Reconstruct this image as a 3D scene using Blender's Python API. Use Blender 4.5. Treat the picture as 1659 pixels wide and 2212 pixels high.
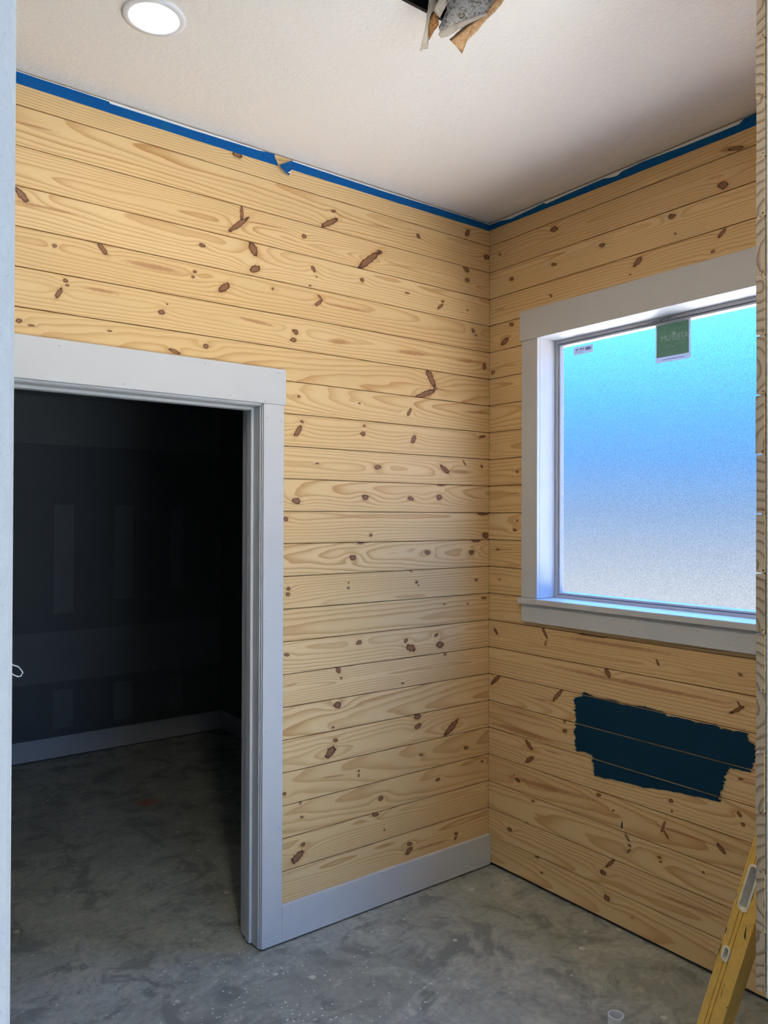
import bpy, bmesh, math, random
from mathutils import Vector, Matrix

# ------------------------------------------------------------------ scene, camera, light
for o in list(bpy.data.objects):
    bpy.data.objects.remove(o)
scene = bpy.context.scene
COL = scene.collection
scene.view_settings.view_transform = 'Standard'
scene.view_settings.look = 'None'
scene.view_settings.gamma = 1.0
scene.view_settings.use_curve_mapping = False
scene.view_settings.exposure = 0.72

cam_data = bpy.data.cameras.new('camera')
cam_data.sensor_fit = 'HORIZONTAL'
cam_data.sensor_width = 36.0
cam_data.lens = 36.0 * 1678.56 / 1659.0
cam_data.clip_start = 0.02
camera = bpy.data.objects.new('camera', cam_data)
COL.objects.link(camera)
YAW, PITCH, ROLL = 0.65247, 0.0066, 0.00331
_fh = Vector((math.sin(YAW), math.cos(YAW), 0)); _r = Vector((math.cos(YAW), -math.sin(YAW), 0)); _up = Vector((0, 0, 1))
_f = _fh * math.cos(PITCH) + _up * math.sin(PITCH)
_u = -_fh * math.sin(PITCH) + _up * math.cos(PITCH)
_r2 = _r * math.cos(ROLL) + _u * math.sin(ROLL)
_u2 = -_r * math.sin(ROLL) + _u * math.cos(ROLL)
_m = Matrix((_r2, _u2, -_f)).transposed().to_4x4()
_m.translation = Vector((-2.64165, -2.63341, 1.64424))
camera.matrix_world = _m
scene.camera = camera

# sky: pale at the horizon, clear blue above; pale bright ground haze below
world = bpy.data.worlds.new('sky'); scene.world = world
world.use_nodes = True
wn = world.node_tree; wn.nodes.clear()
w_out = wn.nodes.new('ShaderNodeOutputWorld'); w_bg = wn.nodes.new('ShaderNodeBackground')
w_tc = wn.nodes.new('ShaderNodeTexCoord'); w_sep = wn.nodes.new('ShaderNodeSeparateXYZ')
w_map = wn.nodes.new('ShaderNodeMapRange'); w_ramp = wn.nodes.new('ShaderNodeValToRGB')
w_map.inputs['From Min'].default_value = -0.2; w_map.inputs['From Max'].default_value = 0.4
wn.links.new(w_tc.outputs['Generated'], w_sep.inputs[0]); wn.links.new(w_sep.outputs['Z'], w_map.inputs['Value'])
wn.links.new(w_map.outputs[0], w_ramp.inputs[0]); wn.links.new(w_ramp.outputs[0], w_bg.inputs[0])
wn.links.new(w_bg.outputs[0], w_out.inputs[0])
SKY = [(0.00, (0.64, 0.65, 0.65)), (0.16, (0.60, 0.64, 0.67)), (0.26, (0.41, 0.50, 0.62)), (0.35, (0.23, 0.40, 0.66)), (0.45, (0.105, 0.38, 0.88)),
       (0.53, (0.085, 0.46, 1.15)), (0.61, (0.095, 0.64, 1.60)), (0.70, (0.14, 0.92, 2.3)), (0.85, (0.40, 1.75, 5.2)), (1.0, (0.80, 2.9, 9.0))]
els = w_ramp.color_ramp.elements
while len(els) < len(SKY):
    els.new(0.5)
for e, (pos, c) in zip(els, SKY):
    e.position = pos; e.color = (*c, 1)
w_bg.inputs['Strength'].default_value = 0.82

# daylight entering through the tall glazing of the hall behind the camera
def area(name, loc, rot, sx, sy, power, color):
    l = bpy.data.lights.new(name, 'AREA'); l.shape = 'RECTANGLE'; l.size = sx; l.size_y = sy
    l.energy = power; l.color = color
    o = bpy.data.objects.new(name, l); COL.objects.link(o); o.location = loc; o.rotation_euler = rot
    return o
HALL_DAY = area('hall_daylight', (-1.8, -6.3, 1.15), (math.radians(90), 0, 0), 1.5, 1.9, 34, (0.20, 0.48, 1.0))
# sun falling through the same glazing onto the hall slab, bouncing up onto the ceiling
_sun = bpy.data.lights.new('sun', 'SUN'); _sun.energy = 74.0; _sun.angle = math.radians(0.6); _sun.color = (1.0, 0.95, 0.88)
SUN = bpy.data.objects.new('sun', _sun); COL.objects.link(SUN); SUN.location = (-2, -9, 5)
SUN.rotation_euler = Vector((0.12, 0.80, -0.60)).to_track_quat('-Z', 'Y').to_euler()

LED_STRENGTH = 18.0
FILL_LED_STRENGTH = 195.0  # added lamp out of view, fills the lower room
H = 3.048
ZJ = 2.936
P = 0.127

# ------------------------------------------------------------------ knots (u along wall, v up the board, half length, half width, angle, 0 knot / 1 streak)
KNOTS_LEFT = {
    0: [(-1.325,0.0595,0.0184,0.0108,0.04,0),(-0.145,0.0326,0.0186,0.0108,0.98,0)],
    1: [(-0.912,0.0283,0.0482,0.0106,0.56,0),(-0.894,0.0797,0.0116,0.0055,0.24,0),(-2.039,0.0733,0.0747,0.0045,0.04,1),(-0.646,0.0726,0.0731,0.0041,0.03,1),(-0.443,0.0783,0.012,0.0082,-0.83,0),(-0.021,0.0729,0.0189,0.0108,0.2,0)],
    2: [(-1.305,0.1001,0.0261,0.0076,1.58,0),(-1.318,0.0536,0.0519,0.0096,0.72,0),(-1.211,0.0784,0.0893,0.0045,0.04,1),(-1.032,0.074,0.011,0.0081,0.22,0),(-0.714,0.0434,0.075,0.0143,0.7,0),(-0.658,0.0884,0.0152,0.0087,0.21,0),(-0.154,0.1166,0.0206,0.0125,-0.59,0),(-0.145,0.0665,0.0135,0.0085,0.19,0)],
    3: [(-2.07,0.0997,0.0251,0.011,-0.8,0),(-1.989,0.0773,0.1199,0.0053,-0.0,1),(-1.256,0.1019,0.0263,0.0157,-1.04,0),(-1.462,0.0716,0.0119,0.0071,-0.13,0),(-1.248,0.028,0.0229,0.0124,0.48,0),(-0.988,0.0792,0.0124,0.008,-0.9,0),(-0.973,0.0507,0.0045,0.0036,0.19,0),(-0.749,0.0798,0.0102,0.0079,-0.46,0),(-1.003,0.0098,0.0066,0.0035,0.18,0),(-0.505,0.069,0.0129,0.0035,0.04,0),(-0.299,0.0677,0.0085,0.0052,0.17,0),(-0.313,0.0423,0.0191,0.0064,0.67,0),(-0.144,0.0534,0.006,0.0043,0.16,0)],
    4: [(-1.97,0.0877,0.0073,0.0059,0.21,0),(-1.817,0.1097,0.0238,0.0085,-0.89,0),(-1.49,0.0974,0.0072,0.0049,0.19,0),(-1.497,0.0777,0.0072,0.0049,0.19,0),(-1.374,0.0618,0.0277,0.0121,0.69,0),(-1.172,0.0932,0.0051,0.0044,0.18,0),(-1.645,0.0849,0.116,0.0115,-0.01,1),(-0.964,0.0734,0.0204,0.0072,0.65,0),(-0.955,0.0972,0.0148,0.0044,-0.69,0),(-0.824,0.078,0.1272,0.0059,-0.02,1),(-0.108,0.0908,0.0112,0.0087,-0.83,0),(-0.09,0.0717,0.0061,0.0043,0.14,0)],
    5: [(-1.936,0.1088,0.0081,0.0064,-0.39,0),(-1.93,0.0948,0.0059,0.0037,0.18,0),(-1.956,0.0646,0.0199,0.0074,1.11,0),(-1.821,0.0964,0.0608,0.0063,0.0,1),(-1.593,0.0901,0.0034,0.0035,0.17,0),(-1.613,0.0591,0.0119,0.008,0.16,0),(-1.243,0.0825,0.0874,0.0072,-0.07,1),(-1.07,0.0693,0.0136,0.0099,-0.34,0),(-1.079,0.0372,0.0149,0.0081,0.14,0),(-0.862,0.0602,0.0574,0.0133,0.05,1),(-0.478,0.0652,0.0927,0.0123,0.02,1),(-0.12,0.071,0.0904,0.0087,0.06,1),(-0.035,0.0596,0.0154,0.0107,1.57,0)],
    6: [(-2.075,0.083,0.0096,0.0072,0.16,0),(-2.038,0.0741,0.0096,0.0035,0.06,0),(-1.792,0.0929,0.0077,0.0035,0.06,0),(-1.565,0.0544,0.0232,0.0068,-0.21,0),(-1.446,0.0887,0.0109,0.0083,0.14,0),(-0.367,0.0905,0.0443,0.0162,-0.98,0),(-0.402,0.0186,0.0682,0.0113,0.39,0),(-0.342,0.0495,0.0125,0.0073,0.1,0),(-0.301,0.0475,0.0563,0.0035,0.04,1)],
    7: [(-1.055,0.0719,0.0064,0.0045,0.1,0),(-0.761,0.0715,0.006,0.0038,0.09,0),(-0.492,0.0576,0.0182,0.007,0.96,0),(-0.089,0.0897,0.0913,0.0065,0.03,1)],
    8: [(-1.039,0.0998,0.0082,0.0057,-0.23,0),(-1.056,0.062,0.0257,0.0107,0.97,0),(-0.735,0.1059,0.006,0.0048,0.07,0),(-0.742,0.0724,0.012,0.0087,0.07,0),(-0.468,0.0665,0.0199,0.0109,1.05,0),(-0.046,0.1064,0.0215,0.0054,0.13,0)],
    9: [(-0.965,0.0655,0.0088,0.0035,0.04,0),(-0.664,0.0633,0.0173,0.0088,0.04,0),(-0.283,0.0687,0.0302,0.0106,-0.53,0),(-0.191,0.0617,0.0882,0.0107,-0.0,1),(-0.162,0.1035,0.0139,0.0041,-0.88,0),(-0.049,0.0911,0.0094,0.0062,-0.51,0)],
    10: [(-1.063,0.0409,0.0189,0.0119,-0.14,0),(-0.727,0.0605,0.0168,0.0116,0.02,0),(-0.48,0.0599,0.0154,0.0094,-0.26,0),(-0.316,0.069,0.0167,0.0115,0.02,0),(-0.305,0.1236,0.0196,0.0042,0.03,0)],
    11: [(-1.11,0.096,0.0104,0.0081,0.0,0),(-0.699,0.0292,0.0085,0.0068,-0.01,0),(-0.023,0.0193,0.02,0.0143,-0.01,0),(-0.039,0.1223,0.0307,0.0066,0.01,0)],
    12: [(-0.791,0.0642,0.0153,0.0115,-0.03,0),(-0.386,0.0763,0.0163,0.0093,-0.02,0),(-0.115,0.0696,0.0164,0.0108,-0.02,0),(-0.749,0.1259,0.0166,0.0058,0.13,0),(-0.087,0.1231,0.0241,0.0076,-0.02,0)],
    13: [(-1.097,0.0785,0.0083,0.0072,-0.05,0),(-1.099,0.057,0.0094,0.0072,-0.06,0),(-0.814,0.0672,0.0058,0.0048,-0.05,0),(-0.812,0.0881,0.0046,0.0035,-0.05,0),(-0.448,0.0724,0.008,0.0061,-0.05,0),(-0.437,0.0596,0.004,0.0035,-0.05,0),(-0.083,0.0667,0.009,0.0065,-0.05,0),(-0.484,0.1268,0.0126,0.0042,-0.45,0)],
    14: [(-0.283,0.0929,0.0056,0.0042,-0.07,0),(-0.139,0.0843,0.0059,0.0043,-0.07,0),(-0.034,0.1051,0.0153,0.0055,-0.06,0)],
    15: [(-0.758,0.0911,0.0131,0.0086,-0.09,0),(-0.507,0.0763,0.0107,0.0077,0.34,0),(-0.479,0.0413,0.0265,0.0141,-0.36,0),(-0.331,0.0844,0.0108,0.0072,0.5,0),(-0.309,0.039,0.0196,0.0135,-0.1,0),(-1.104,0.0765,0.0125,0.0054,-0.1,0)],
    16: [(-0.279,0.1181,0.0085,0.0042,-0.1,0),(-0.861,0.1167,0.0142,0.0096,-1.17,0),(-0.847,0.081,0.0058,0.0047,-0.12,0),(-1.081,0.0845,0.0371,0.0037,0.06,1),(-0.524,0.0192,0.0078,0.004,-0.13,0)],
    17: [(-0.864,0.1008,0.0173,0.0121,-0.14,0),(-0.885,0.0138,0.0075,0.004,0.14,0)],
    18: [(-0.44,0.1158,0.0189,0.0121,-0.15,0),(-0.439,0.0731,0.0192,0.0102,0.28,0),(-0.239,0.0345,0.0522,0.0146,0.63,0),(-0.874,0.0865,0.0104,0.0074,-0.17,0),(-0.899,0.0422,0.0279,0.0158,0.69,0)],
    19: [(-0.418,0.0709,0.0123,0.006,-0.18,0),(-0.147,0.0547,0.0135,0.0074,-0.18,0),(-0.757,0.0657,0.006,0.0047,-0.19,0),(-0.757,0.0474,0.0074,0.0049,1.35,0),(-0.882,0.0685,0.0681,0.0047,-0.08,1),(-1.112,0.0463,0.0084,0.0061,-0.21,0)],
    20: [(-1.038,0.1229,0.0068,0.0045,0.91,0),(-0.319,0.0688,0.0118,0.0066,0.07,0),(-0.042,0.0978,0.0093,0.0054,-0.19,0),(-0.641,0.0542,0.0139,0.0096,-0.21,0),(-1.032,0.0653,0.0076,0.0044,-0.23,0)],
    21: [(-0.67,0.1203,0.0189,0.0086,-0.23,0),(-0.621,0.043,0.0051,0.0038,-0.24,0),(-1.025,0.0832,0.0099,0.0071,-0.25,0),(-1.05,0.0407,0.0314,0.0154,0.54,0)],
    22: [(-0.482,0.0752,0.0149,0.0088,-0.25,0),(-0.487,0.0463,0.0187,0.0114,0.48,0),(-0.207,0.0523,0.0119,0.0072,-0.24,0),(-0.211,0.0344,0.0103,0.0074,0.8,0),(-0.362,0.0388,0.1197,0.0075,-0.02,1)],
}
KNOTS_RIGHT = {
    0: [(1.211,0.0132,0.0303,0.0073,-0.2,0),(1.18,0.0231,0.0332,0.0119,-0.12,1)],
    1: [(0.393,0.0949,0.02,0.0115,-0.08,0),(1.166,0.0258,0.02,0.0126,-0.33,0),(0.067,0.0705,0.0077,0.0053,-0.26,0)],
    2: [(0.962,0.1032,0.0154,0.0088,-0.15,0),(0.644,0.0816,0.0136,0.0077,-0.13,0),(0.978,0.0329,0.005,0.0035,-0.28,0),(0.391,0.0686,0.0147,0.0069,-0.25,0),(0.141,0.064,0.0134,0.0083,-0.24,0)],
    3: [(1.163,0.1099,0.019,0.0069,0.7,0),(1.128,0.053,0.0083,0.0053,0.07,0),(0.815,0.0974,0.0225,0.0122,0.55,0),(0.375,0.0623,0.0093,0.005,-0.72,0),(0.779,0.0552,0.0044,0.0036,-0.24,0),(0.065,0.0678,0.0431,0.0035,-0.02,1)],
    4: [(0.142,0.1079,0.0133,0.0084,-0.19,0),(0.099,0.0362,0.0245,0.013,0.41,0)],
    5: [(0.023,0.0306,0.0128,0.0078,0.43,0)],
    9: [(0.18,0.061,0.0085,0.0063,-0.04,0)],
    10: [(0.161,0.0899,0.0356,0.0043,-0.02,1)],
    11: [(0.178,0.0911,0.0057,0.0042,0.01,0),(0.165,0.0479,0.01,0.0064,0.02,0)],
    12: [(0.057,0.0819,0.012,0.0043,0.04,0),(0.086,0.083,0.0874,0.0035,0.04,1)],
    13: [(0.068,0.0695,0.0045,0.0035,0.07,0)],
    15: [(0.046,0.0771,0.0159,0.0072,-0.84,0),(0.345,0.1045,0.0265,0.0066,-0.99,0),(0.349,0.0603,0.0127,0.0051,1.35,0),(0.601,0.1258,0.0682,0.0048,0.01,0),(0.905,0.0589,0.0119,0.0052,-1.05,0),(1.23,0.0674,0.0077,0.0052,-0.38,0),(0.692,0.1015,0.305,0.0095,-0.0,1)],
    16: [(0.807,0.0875,0.4694,0.0102,-0.01,1),(0.675,0.1099,0.0201,0.0103,-0.91,0),(1.22,0.0697,0.0305,0.006,0.58,0),(1.226,0.0888,0.0119,0.0036,-0.98,0)],
    17: [(0.046,0.105,0.0368,0.0092,0.73,0),(0.416,0.099,0.0391,0.0083,0.84,0),(0.327,0.0644,0.0773,0.0035,0.05,1)],
    18: [(0.204,0.1053,0.194,0.0055,-0.01,1),(0.454,0.1201,0.0077,0.0052,-0.86,0),(0.456,0.0811,0.0128,0.0077,0.22,0),(0.218,0.0224,0.2151,0.0132,-0.02,1),(1.263,0.0798,0.0469,0.0041,0.03,1),(1.231,0.0841,0.0082,0.0041,0.1,0)],
    19: [(0.252,0.1016,0.0267,0.0097,-0.7,0),(0.256,0.0343,0.0283,0.01,0.66,0),(0.388,0.1005,0.0534,0.0042,-0.01,1),(0.961,0.0565,0.0091,0.0067,0.28,0),(0.965,0.0194,0.0055,0.0036,1.39,0),(1.227,0.0871,0.0098,0.0067,-0.7,0),(1.24,0.0558,0.0069,0.0061,0.31,0)],
    20: [(0.185,0.0522,0.0154,0.0081,-0.08,0),(0.164,0.0685,0.0044,0.0035,0.26,0),(0.632,0.1122,0.0107,0.0064,0.28,0),(0.704,0.0696,0.0058,0.0036,0.29,0),(0.354,0.0675,0.2943,0.0126,0.06,1),(0.93,0.0797,0.0256,0.0044,1.22,0),(0.941,0.0503,0.0154,0.0044,-0.88,0),(1.038,0.0751,0.2144,0.0045,0.01,1),(1.159,0.0733,0.0212,0.007,-0.79,0)],
    21: [(0.277,0.1092,0.0085,0.0049,0.28,0),(0.242,0.0012,0.0072,0.004,0.3,0),(0.776,0.0595,0.0119,0.0049,0.81,0),(0.78,0.081,0.008,0.0048,0.03,0),(0.77,0.1085,0.0146,0.0048,-0.85,0),(0.913,0.0817,0.0075,0.0047,0.03,0),(0.918,0.0668,0.0063,0.0041,0.34,0),(1.092,0.0904,0.005,0.0042,-0.64,0)],
    22: [(0.137,0.0657,0.0149,0.009,0.05,0),(0.655,0.0568,0.0138,0.009,0.06,0),(0.689,0.1063,0.0296,0.0067,0.81,0),(1.039,0.0741,0.1665,0.0081,0.06,1)],
    23: [(0.302,0.1227,0.0101,0.0035,0.07,0),(0.329,0.0649,0.0085,0.0048,0.35,0),(0.673,0.0875,0.015,0.0112,-0.19,0),(0.793,0.0563,0.0114,0.0067,0.39,1)],
}

# ------------------------------------------------------------------ node helpers
class NT:
    def __init__(self, tree): self.t = tree; self.n = tree.nodes; self.l = tree.links
    def put(self, sock, val):
        if isinstance(val, bpy.types.NodeSocket): self.l.new(val, sock)
        elif val is not None: sock.default_value = val
    def math(self, op, a, b=None, c=None, clamp=False):
        n = self.n.new('ShaderNodeMath'); n.operation = op; n.use_clamp = clamp
        self.put(n.inputs[0], a)
        if b is not None: self.put(n.inputs[1], b)
        if c is not None: self.put(n.inputs[2], c)
        return n.outputs[0]
    def add(self, a, b): return self.math('ADD', a, b)
    def sub(self, a, b): return self.math('SUBTRACT', a, b)
    def mul(self, a, b): return self.math('MULTIPLY', a, b)
    def xyz(self, x, y, z):
        n = self.n.new('ShaderNodeCombineXYZ')
        for s, v in zip(n.inputs, (x, y, z)): self.put(s, v)
        return n.outputs[0]
    def sep(self, v):
        n = self.n.new('ShaderNodeSeparateXYZ'); self.l.new(v, n.inputs[0]); return n.outputs
    def noise(self, vec, scale=1.0, detail=2.0, rough=0.5, dist=0.0, dim='3D'):
        n = self.n.new('ShaderNodeTexNoise'); n.noise_dimensions = dim
        self.put(n.inputs['Vector'], vec); n.inputs['Scale'].default_value = scale
        n.inputs['Detail'].default_value = detail; n.inputs['Roughness'].default_value = rough
        n.inputs['Distortion'].default_value = dist
        return n.outputs['Fac']
    def voronoi(self, vec, scale, feature='F1', rand=1.0):
        n = self.n.new('ShaderNodeTexVoronoi'); n.feature = feature
        self.put(n.inputs['Vector'], vec); n.inputs['Scale'].default_value = scale
        n.inputs['Randomness'].default_value = rand
        return n.outputs
    def smooth(self, v, a, b, lo=0.0, hi=1.0):
        n = self.n.new('ShaderNodeMapRange'); n.interpolation_type = 'SMOOTHSTEP'
        self.put(n.inputs['Value'], v)
        n.inputs['From Min'].default_value = a; n.inputs['From Max'].default_value = b
        n.inputs['To Min'].default_value = lo; n.inputs['To Max'].default_value = hi
        return n.outputs[0]
    def mix(self, fac, a, b, blend='MIX'):
        n = self.n.new('ShaderNodeMix'); n.data_type = 'RGBA'; n.blend_type = blend
        self.put(n.inputs[0], fac)
        for i, v in ((6, a), (7, b)):
            if isinstance(v, tuple): n.inputs[i].default_value = (*v[:3], 1)
            else: self.put(n.inputs[i], v)
        return n.outputs[2]
    def add_vec(self, v, k):
        n = self.n.new('ShaderNodeVectorMath'); n.operation = 'ADD'; self.put(n.inputs[0], v); n.inputs[1].default_value = (k, k, k); return n.outputs[0]
    def ramp(self, fac, stops, interp='LINEAR'):
        n = self.n.new('ShaderNodeValToRGB'); self.put(n.inputs[0], fac); n.color_ramp.interpolation = interp
        e = n.color_ramp.elements
        while len(e) < len(stops): e.new(0.5)
        for x, (p, c) in zip(e, stops): x.position = p; x.color = (*c, 1)
        return n.outputs[0]
    def coord(self, which='Object'):
        return self.n.new('ShaderNodeTexCoord').outputs[which]
    def bump(self, h, strength, dist):
        n = self.n.new('ShaderNodeBump'); n.inputs['Strength'].default_value = strength
        n.inputs['Distance'].default_value = dist; self.put(n.inputs['Height'], h); return n.outputs[0]

def new_mat(name):
    m = bpy.data.materials.new(name); m.use_nodes = True
    nt = NT(m.node_tree); nt.n.clear()
    out = nt.n.new('ShaderNodeOutputMaterial'); b = nt.n.new('ShaderNodeBsdfPrincipled')
    nt.l.new(b.outputs[0], out.inputs[0])
    return m, nt, b, out

def setc(nt, b, color=None, rough=None, normal=None, metal=None, spec=None):
    if color is not None:
        if isinstance(color, tuple): b.inputs['Base Color'].default_value = (*color, 1)
        else: nt.l.new(color, b.inputs['Base Color'])
    if rough is not None: nt.put(b.inputs['Roughness'], rough)
    if metal is not None: nt.put(b.inputs['Metallic'], metal)
    if spec is not None: nt.put(b.inputs['Specular IOR Level'], spec)
    if normal is not None: nt.l.new(normal, b.inputs['Normal'])

# ------------------------------------------------------------------ pine boards
def knot_group():
    g = bpy.data.node_groups.new('pine_knot', 'ShaderNodeTree')
    I = g.interface
    for nm in ('U', 'V', 'PU', 'PV', 'IA', 'IB', 'Cos', 'Sin', 'Push', 'Wob', 'Bump', 'Core', 'Halo'):
        I.new_socket(nm, in_out='INPUT', socket_type='NodeSocketFloat')
    for nm in ('Bump', 'Core', 'Halo'):
        I.new_socket(nm, in_out='OUTPUT', socket_type='NodeSocketFloat')
    nt = NT(g); gi = nt.n.new('NodeGroupInput'); go = nt.n.new('NodeGroupOutput')
    i = gi.outputs
    du = nt.sub(i['U'], i['PU']); dv = nt.sub(i['V'], i['PV'])
    a = nt.mul(nt.add(nt.mul(du, i['Cos']), nt.mul(dv, i['Sin'])), i['IA'])
    b = nt.mul(nt.sub(nt.mul(dv, i['Cos']), nt.mul(du, i['Sin'])), i['IB'])
    d = nt.math('SQRT', nt.add(nt.mul(a, a), nt.mul(b, b)))
    dn = nt.mul(d, i['Wob'])
    core = nt.smooth(dn, 1.16, 0.86)
    ring = nt.smooth(dn, 0.88, 0.62)          # lighter heart of the knot
    c = nt.sub(core, nt.mul(ring, 0.42))
    halo = nt.smooth(dn, 2.3, 0.9)
    # grain deflection: long gaussian along the board
    ka = nt.mul(du, nt.mul(i['IB'], 0.17)); kb = nt.mul(dv, nt.mul(i['IB'], 0.42))
    gss = nt.math('EXPONENT', nt.mul(nt.add(nt.mul(ka, ka), nt.mul(kb, kb)), -1.0))
    nt.l.new(nt.add(i['Bump'], nt.mul(gss, i['Push'])), go.inputs['Bump'])
    nt.l.new(nt.math('MAXIMUM', i['Core'], c), go.inputs['Core'])
    nt.l.new(nt.math('MAXIMUM', i['Halo'], halo), go.inputs['Halo'])
    return g

def streak_group():
    g = bpy.data.node_groups.new('pine_streak', 'ShaderNodeTree')
    I = g.interface
    for nm in ('U', 'V', 'PU', 'PV', 'IA', 'IB', 'Cos', 'Sin', 'Wob', 'Acc'):
        I.new_socket(nm, in_out='INPUT', socket_type='NodeSocketFloat')
    I.new_socket('Acc', in_out='OUTPUT', socket_type='NodeSocketFloat')
    nt = NT(g); gi = nt.n.new('NodeGroupInput'); go = nt.n.new('NodeGroupOutput')
    i = gi.outputs
    du = nt.sub(i['U'], i['PU']); dv = nt.sub(i['V'], i['PV'])
    a = nt.mul(nt.add(nt.mul(du, i['Cos']), nt.mul(dv, i['Sin'])), i['IA'])
    b = nt.mul(nt.sub(nt.mul(dv, i['Cos']), nt.mul(du, i['Sin'])), i['IB'])
    d = nt.mul(nt.math('SQRT', nt.add(nt.mul(a, a), nt.mul(b, b))), i['Wob'])
    nt.l.new(nt.math('MAXIMUM', i['Acc'], nt.smooth(d, 1.25, 0.35)), go.inputs['Acc'])
    return g
KG = knot_group(); SG = streak_group()

def pine_material(name, seed, knots, upright=False):
    rnd = random.Random(seed)
    m, nt, b, out = new_mat(name)
    x, y, z = nt.sep(nt.coord())
    off = rnd.uniform(0, 50)
    u, v = (z, nt.add(y, x)) if upright else (x, z)
    wob = nt.noise(nt.xyz(nt.mul(u, 75.0), nt.mul(v, 85.0), off), 1.0, 1.5, 0.5)
    wob = nt.add(0.58, nt.mul(wob, 0.84))
    bump = core = halo = streak = 0.0
    K = rnd.choice([70, 80, 92, 105, 122])
    for (pu, pv, A, B, ang, typ) in knots:
        if typ == 0:
            n = nt.n.new('ShaderNodeGroup'); n.node_tree = KG
            vals = dict(U=u, V=v, PU=pu, PV=pv, IA=1 / A, IB=1 / B, Cos=math.cos(ang), Sin=math.sin(ang),
                        Push=K * min(B, 0.012) * 1.35 * (1 if pv > 0.05 else -1), Wob=wob, Bump=bump, Core=core, Halo=halo)
            for k_, val in vals.items(): nt.put(n.inputs[k_], val)
            bump, core, halo = n.outputs['Bump'], n.outputs['Core'], n.outputs['Halo']
        else:
            n = nt.n.new('ShaderNodeGroup'); n.node_tree = SG
            vals = dict(U=u, V=v, PU=pu, PV=pv, IA=1 / A, IB=1 / B, Cos=math.cos(ang), Sin=math.sin(ang), Wob=wob, Acc=streak)
            for k_, val in vals.items(): nt.put(n.inputs[k_], val)
            streak = n.outputs['Acc']
    # growth rings cut by the saw: nested long cones plus slow waviness
    vc = rnd.uniform(0.01, 0.117); uc = rnd.uniform(-3.0, 3.0); s = rnd.choice([0.012, 0.02, 0.03, 0.045])
    dv = nt.sub(v, vc); su = nt.mul(nt.sub(u, uc), s)
    cone = nt.math('SQRT', nt.add(nt.add(nt.mul(dv, dv), nt.mul(su, su)), 0.0001))
    wav = nt.noise(nt.xyz(nt.mul(u, 1.6), nt.mul(v, 9.0), off + 7), 1.0, 2.0, 0.45)
    wav2 = nt.noise(nt.xyz(nt.mul(u, 9.0), nt.mul(v, 40.0), off + 3), 1.0, 1.0)
    F = nt.add(nt.mul(cone, float(K)), nt.add(nt.mul(wav, K * 0.034), nt.mul(wav2, 0.28)))
    F = nt.add(F, bump)
    fr = nt.math('FRACT', F)
    late = nt.math('POWER', nt.smooth(fr, 0.25, 0.95), 1.6)
    edge = nt.smooth(fr, 0.93, 1.0, 1.0, 0.0)
    line = nt.mul(late, edge)
    per = nt.noise(nt.xyz(nt.math('FLOOR', F), off, 0.0), 3.7, 0.0)      # each ring its own weight
    line = nt.mul(line, nt.add(0.30, nt.mul(per, 1.05)))
    fib = nt.noise(nt.xyz(nt.mul(u, 14.0), nt.mul(v, 900.0), off), 1.0, 2.0)
    blot = nt.noise(nt.xyz(nt.mul(u, 1.3), nt.mul(v, 7.0), off + 20), 1.0, 2.0)
    t = rnd.uniform(-1, 1)
    base = (0.760 + 0.03 * t, 0.535 + 0.030 * t, 0.262 + 0.024 * t)
    dark = (0.515, 0.268, 0.092)
    col = nt.mix(nt.mul(line, 0.85), base, dark)
    col = nt.mix(nt.smooth(blot, 0.42, 0.72, 0.0, 0.30), col, (0.66, 0.43, 0.19))
    col = nt.mix(nt.smooth(fib, 0.35, 0.75, 0.0, 0.12), col, (0.42, 0.25, 0.10))
    if not isinstance(streak, float):
        col = nt.mix(nt.mul(streak, nt.add(0.25, nt.mul(fib, 0.75))), col, (0.36, 0.130, 0.045))
    if not isinstance(core, float):
        col = nt.mix(nt.mul(halo, 0.34), col, (0.48, 0.23, 0.07))
        kn = nt.noise(nt.xyz(nt.mul(u, 220.0), nt.mul(v, 260.0), off), 1.0, 2.0)
        kc = nt.mix(nt.smooth(kn, 0.3, 0.7), (0.034, 0.016, 0.008), (0.15, 0.062, 0.025))
        heart = nt.mix(kn, (0.17, 0.072, 0.030), (0.36, 0.185, 0.085))
        kc = nt.mix(nt.smooth(core, 0.55, 0.98), heart, kc)
        col = nt.mix(nt.smooth(core, 0.0, 0.55), col, kc)
    setc(nt, b, col, 0.5, spec=0.3)
    return m

def endgrain_material():
    m, nt, b, out = new_mat('pine_end_grain')
    x, y, z = nt.sep(nt.coord())
    oi = nt.n.new('ShaderNodeObjectInfo').outputs['Random']
    cy = nt.add(nt.mul(oi, 0.09), -0.03); cz = nt.add(nt.mul(nt.math('FRACT', nt.mul(oi, 17.3)), 0.16), -0.02)
    dy = nt.sub(y, cy); dz = nt.sub(z, cz)
    d = nt.math('SQRT', nt.add(nt.mul(dy, dy), nt.mul(dz, dz)))
    wv = nt.noise(nt.xyz(nt.mul(y, 60.0), nt.mul(z, 30.0), nt.mul(oi, 30.0)), 1.0, 2.0)
    fr = nt.math('FRACT', nt.add(nt.mul(d, 50.0), nt.mul(wv, 0.5)))
    ln = nt.mul(nt.smooth(fr, 0.45, 0.92), nt.smooth(fr, 0.92, 1.0, 1.0, 0.0))
    fib = nt.noise(nt.xyz(x, nt.mul(y, 900.0), nt.mul(z, 900.0)), 1.0, 1.0)
    col = nt.mix(ln, (0.36, 0.28, 0.195), (0.16, 0.105, 0.062))
    col = nt.mix(nt.mul(fib, 0.25), col, (0.20, 0.15, 0.10))
    setc(nt, b, col, 0.8)
    return m
END = endgrain_material()

def raw_pine(name):
    return pine_material(name, 991, [])

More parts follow.
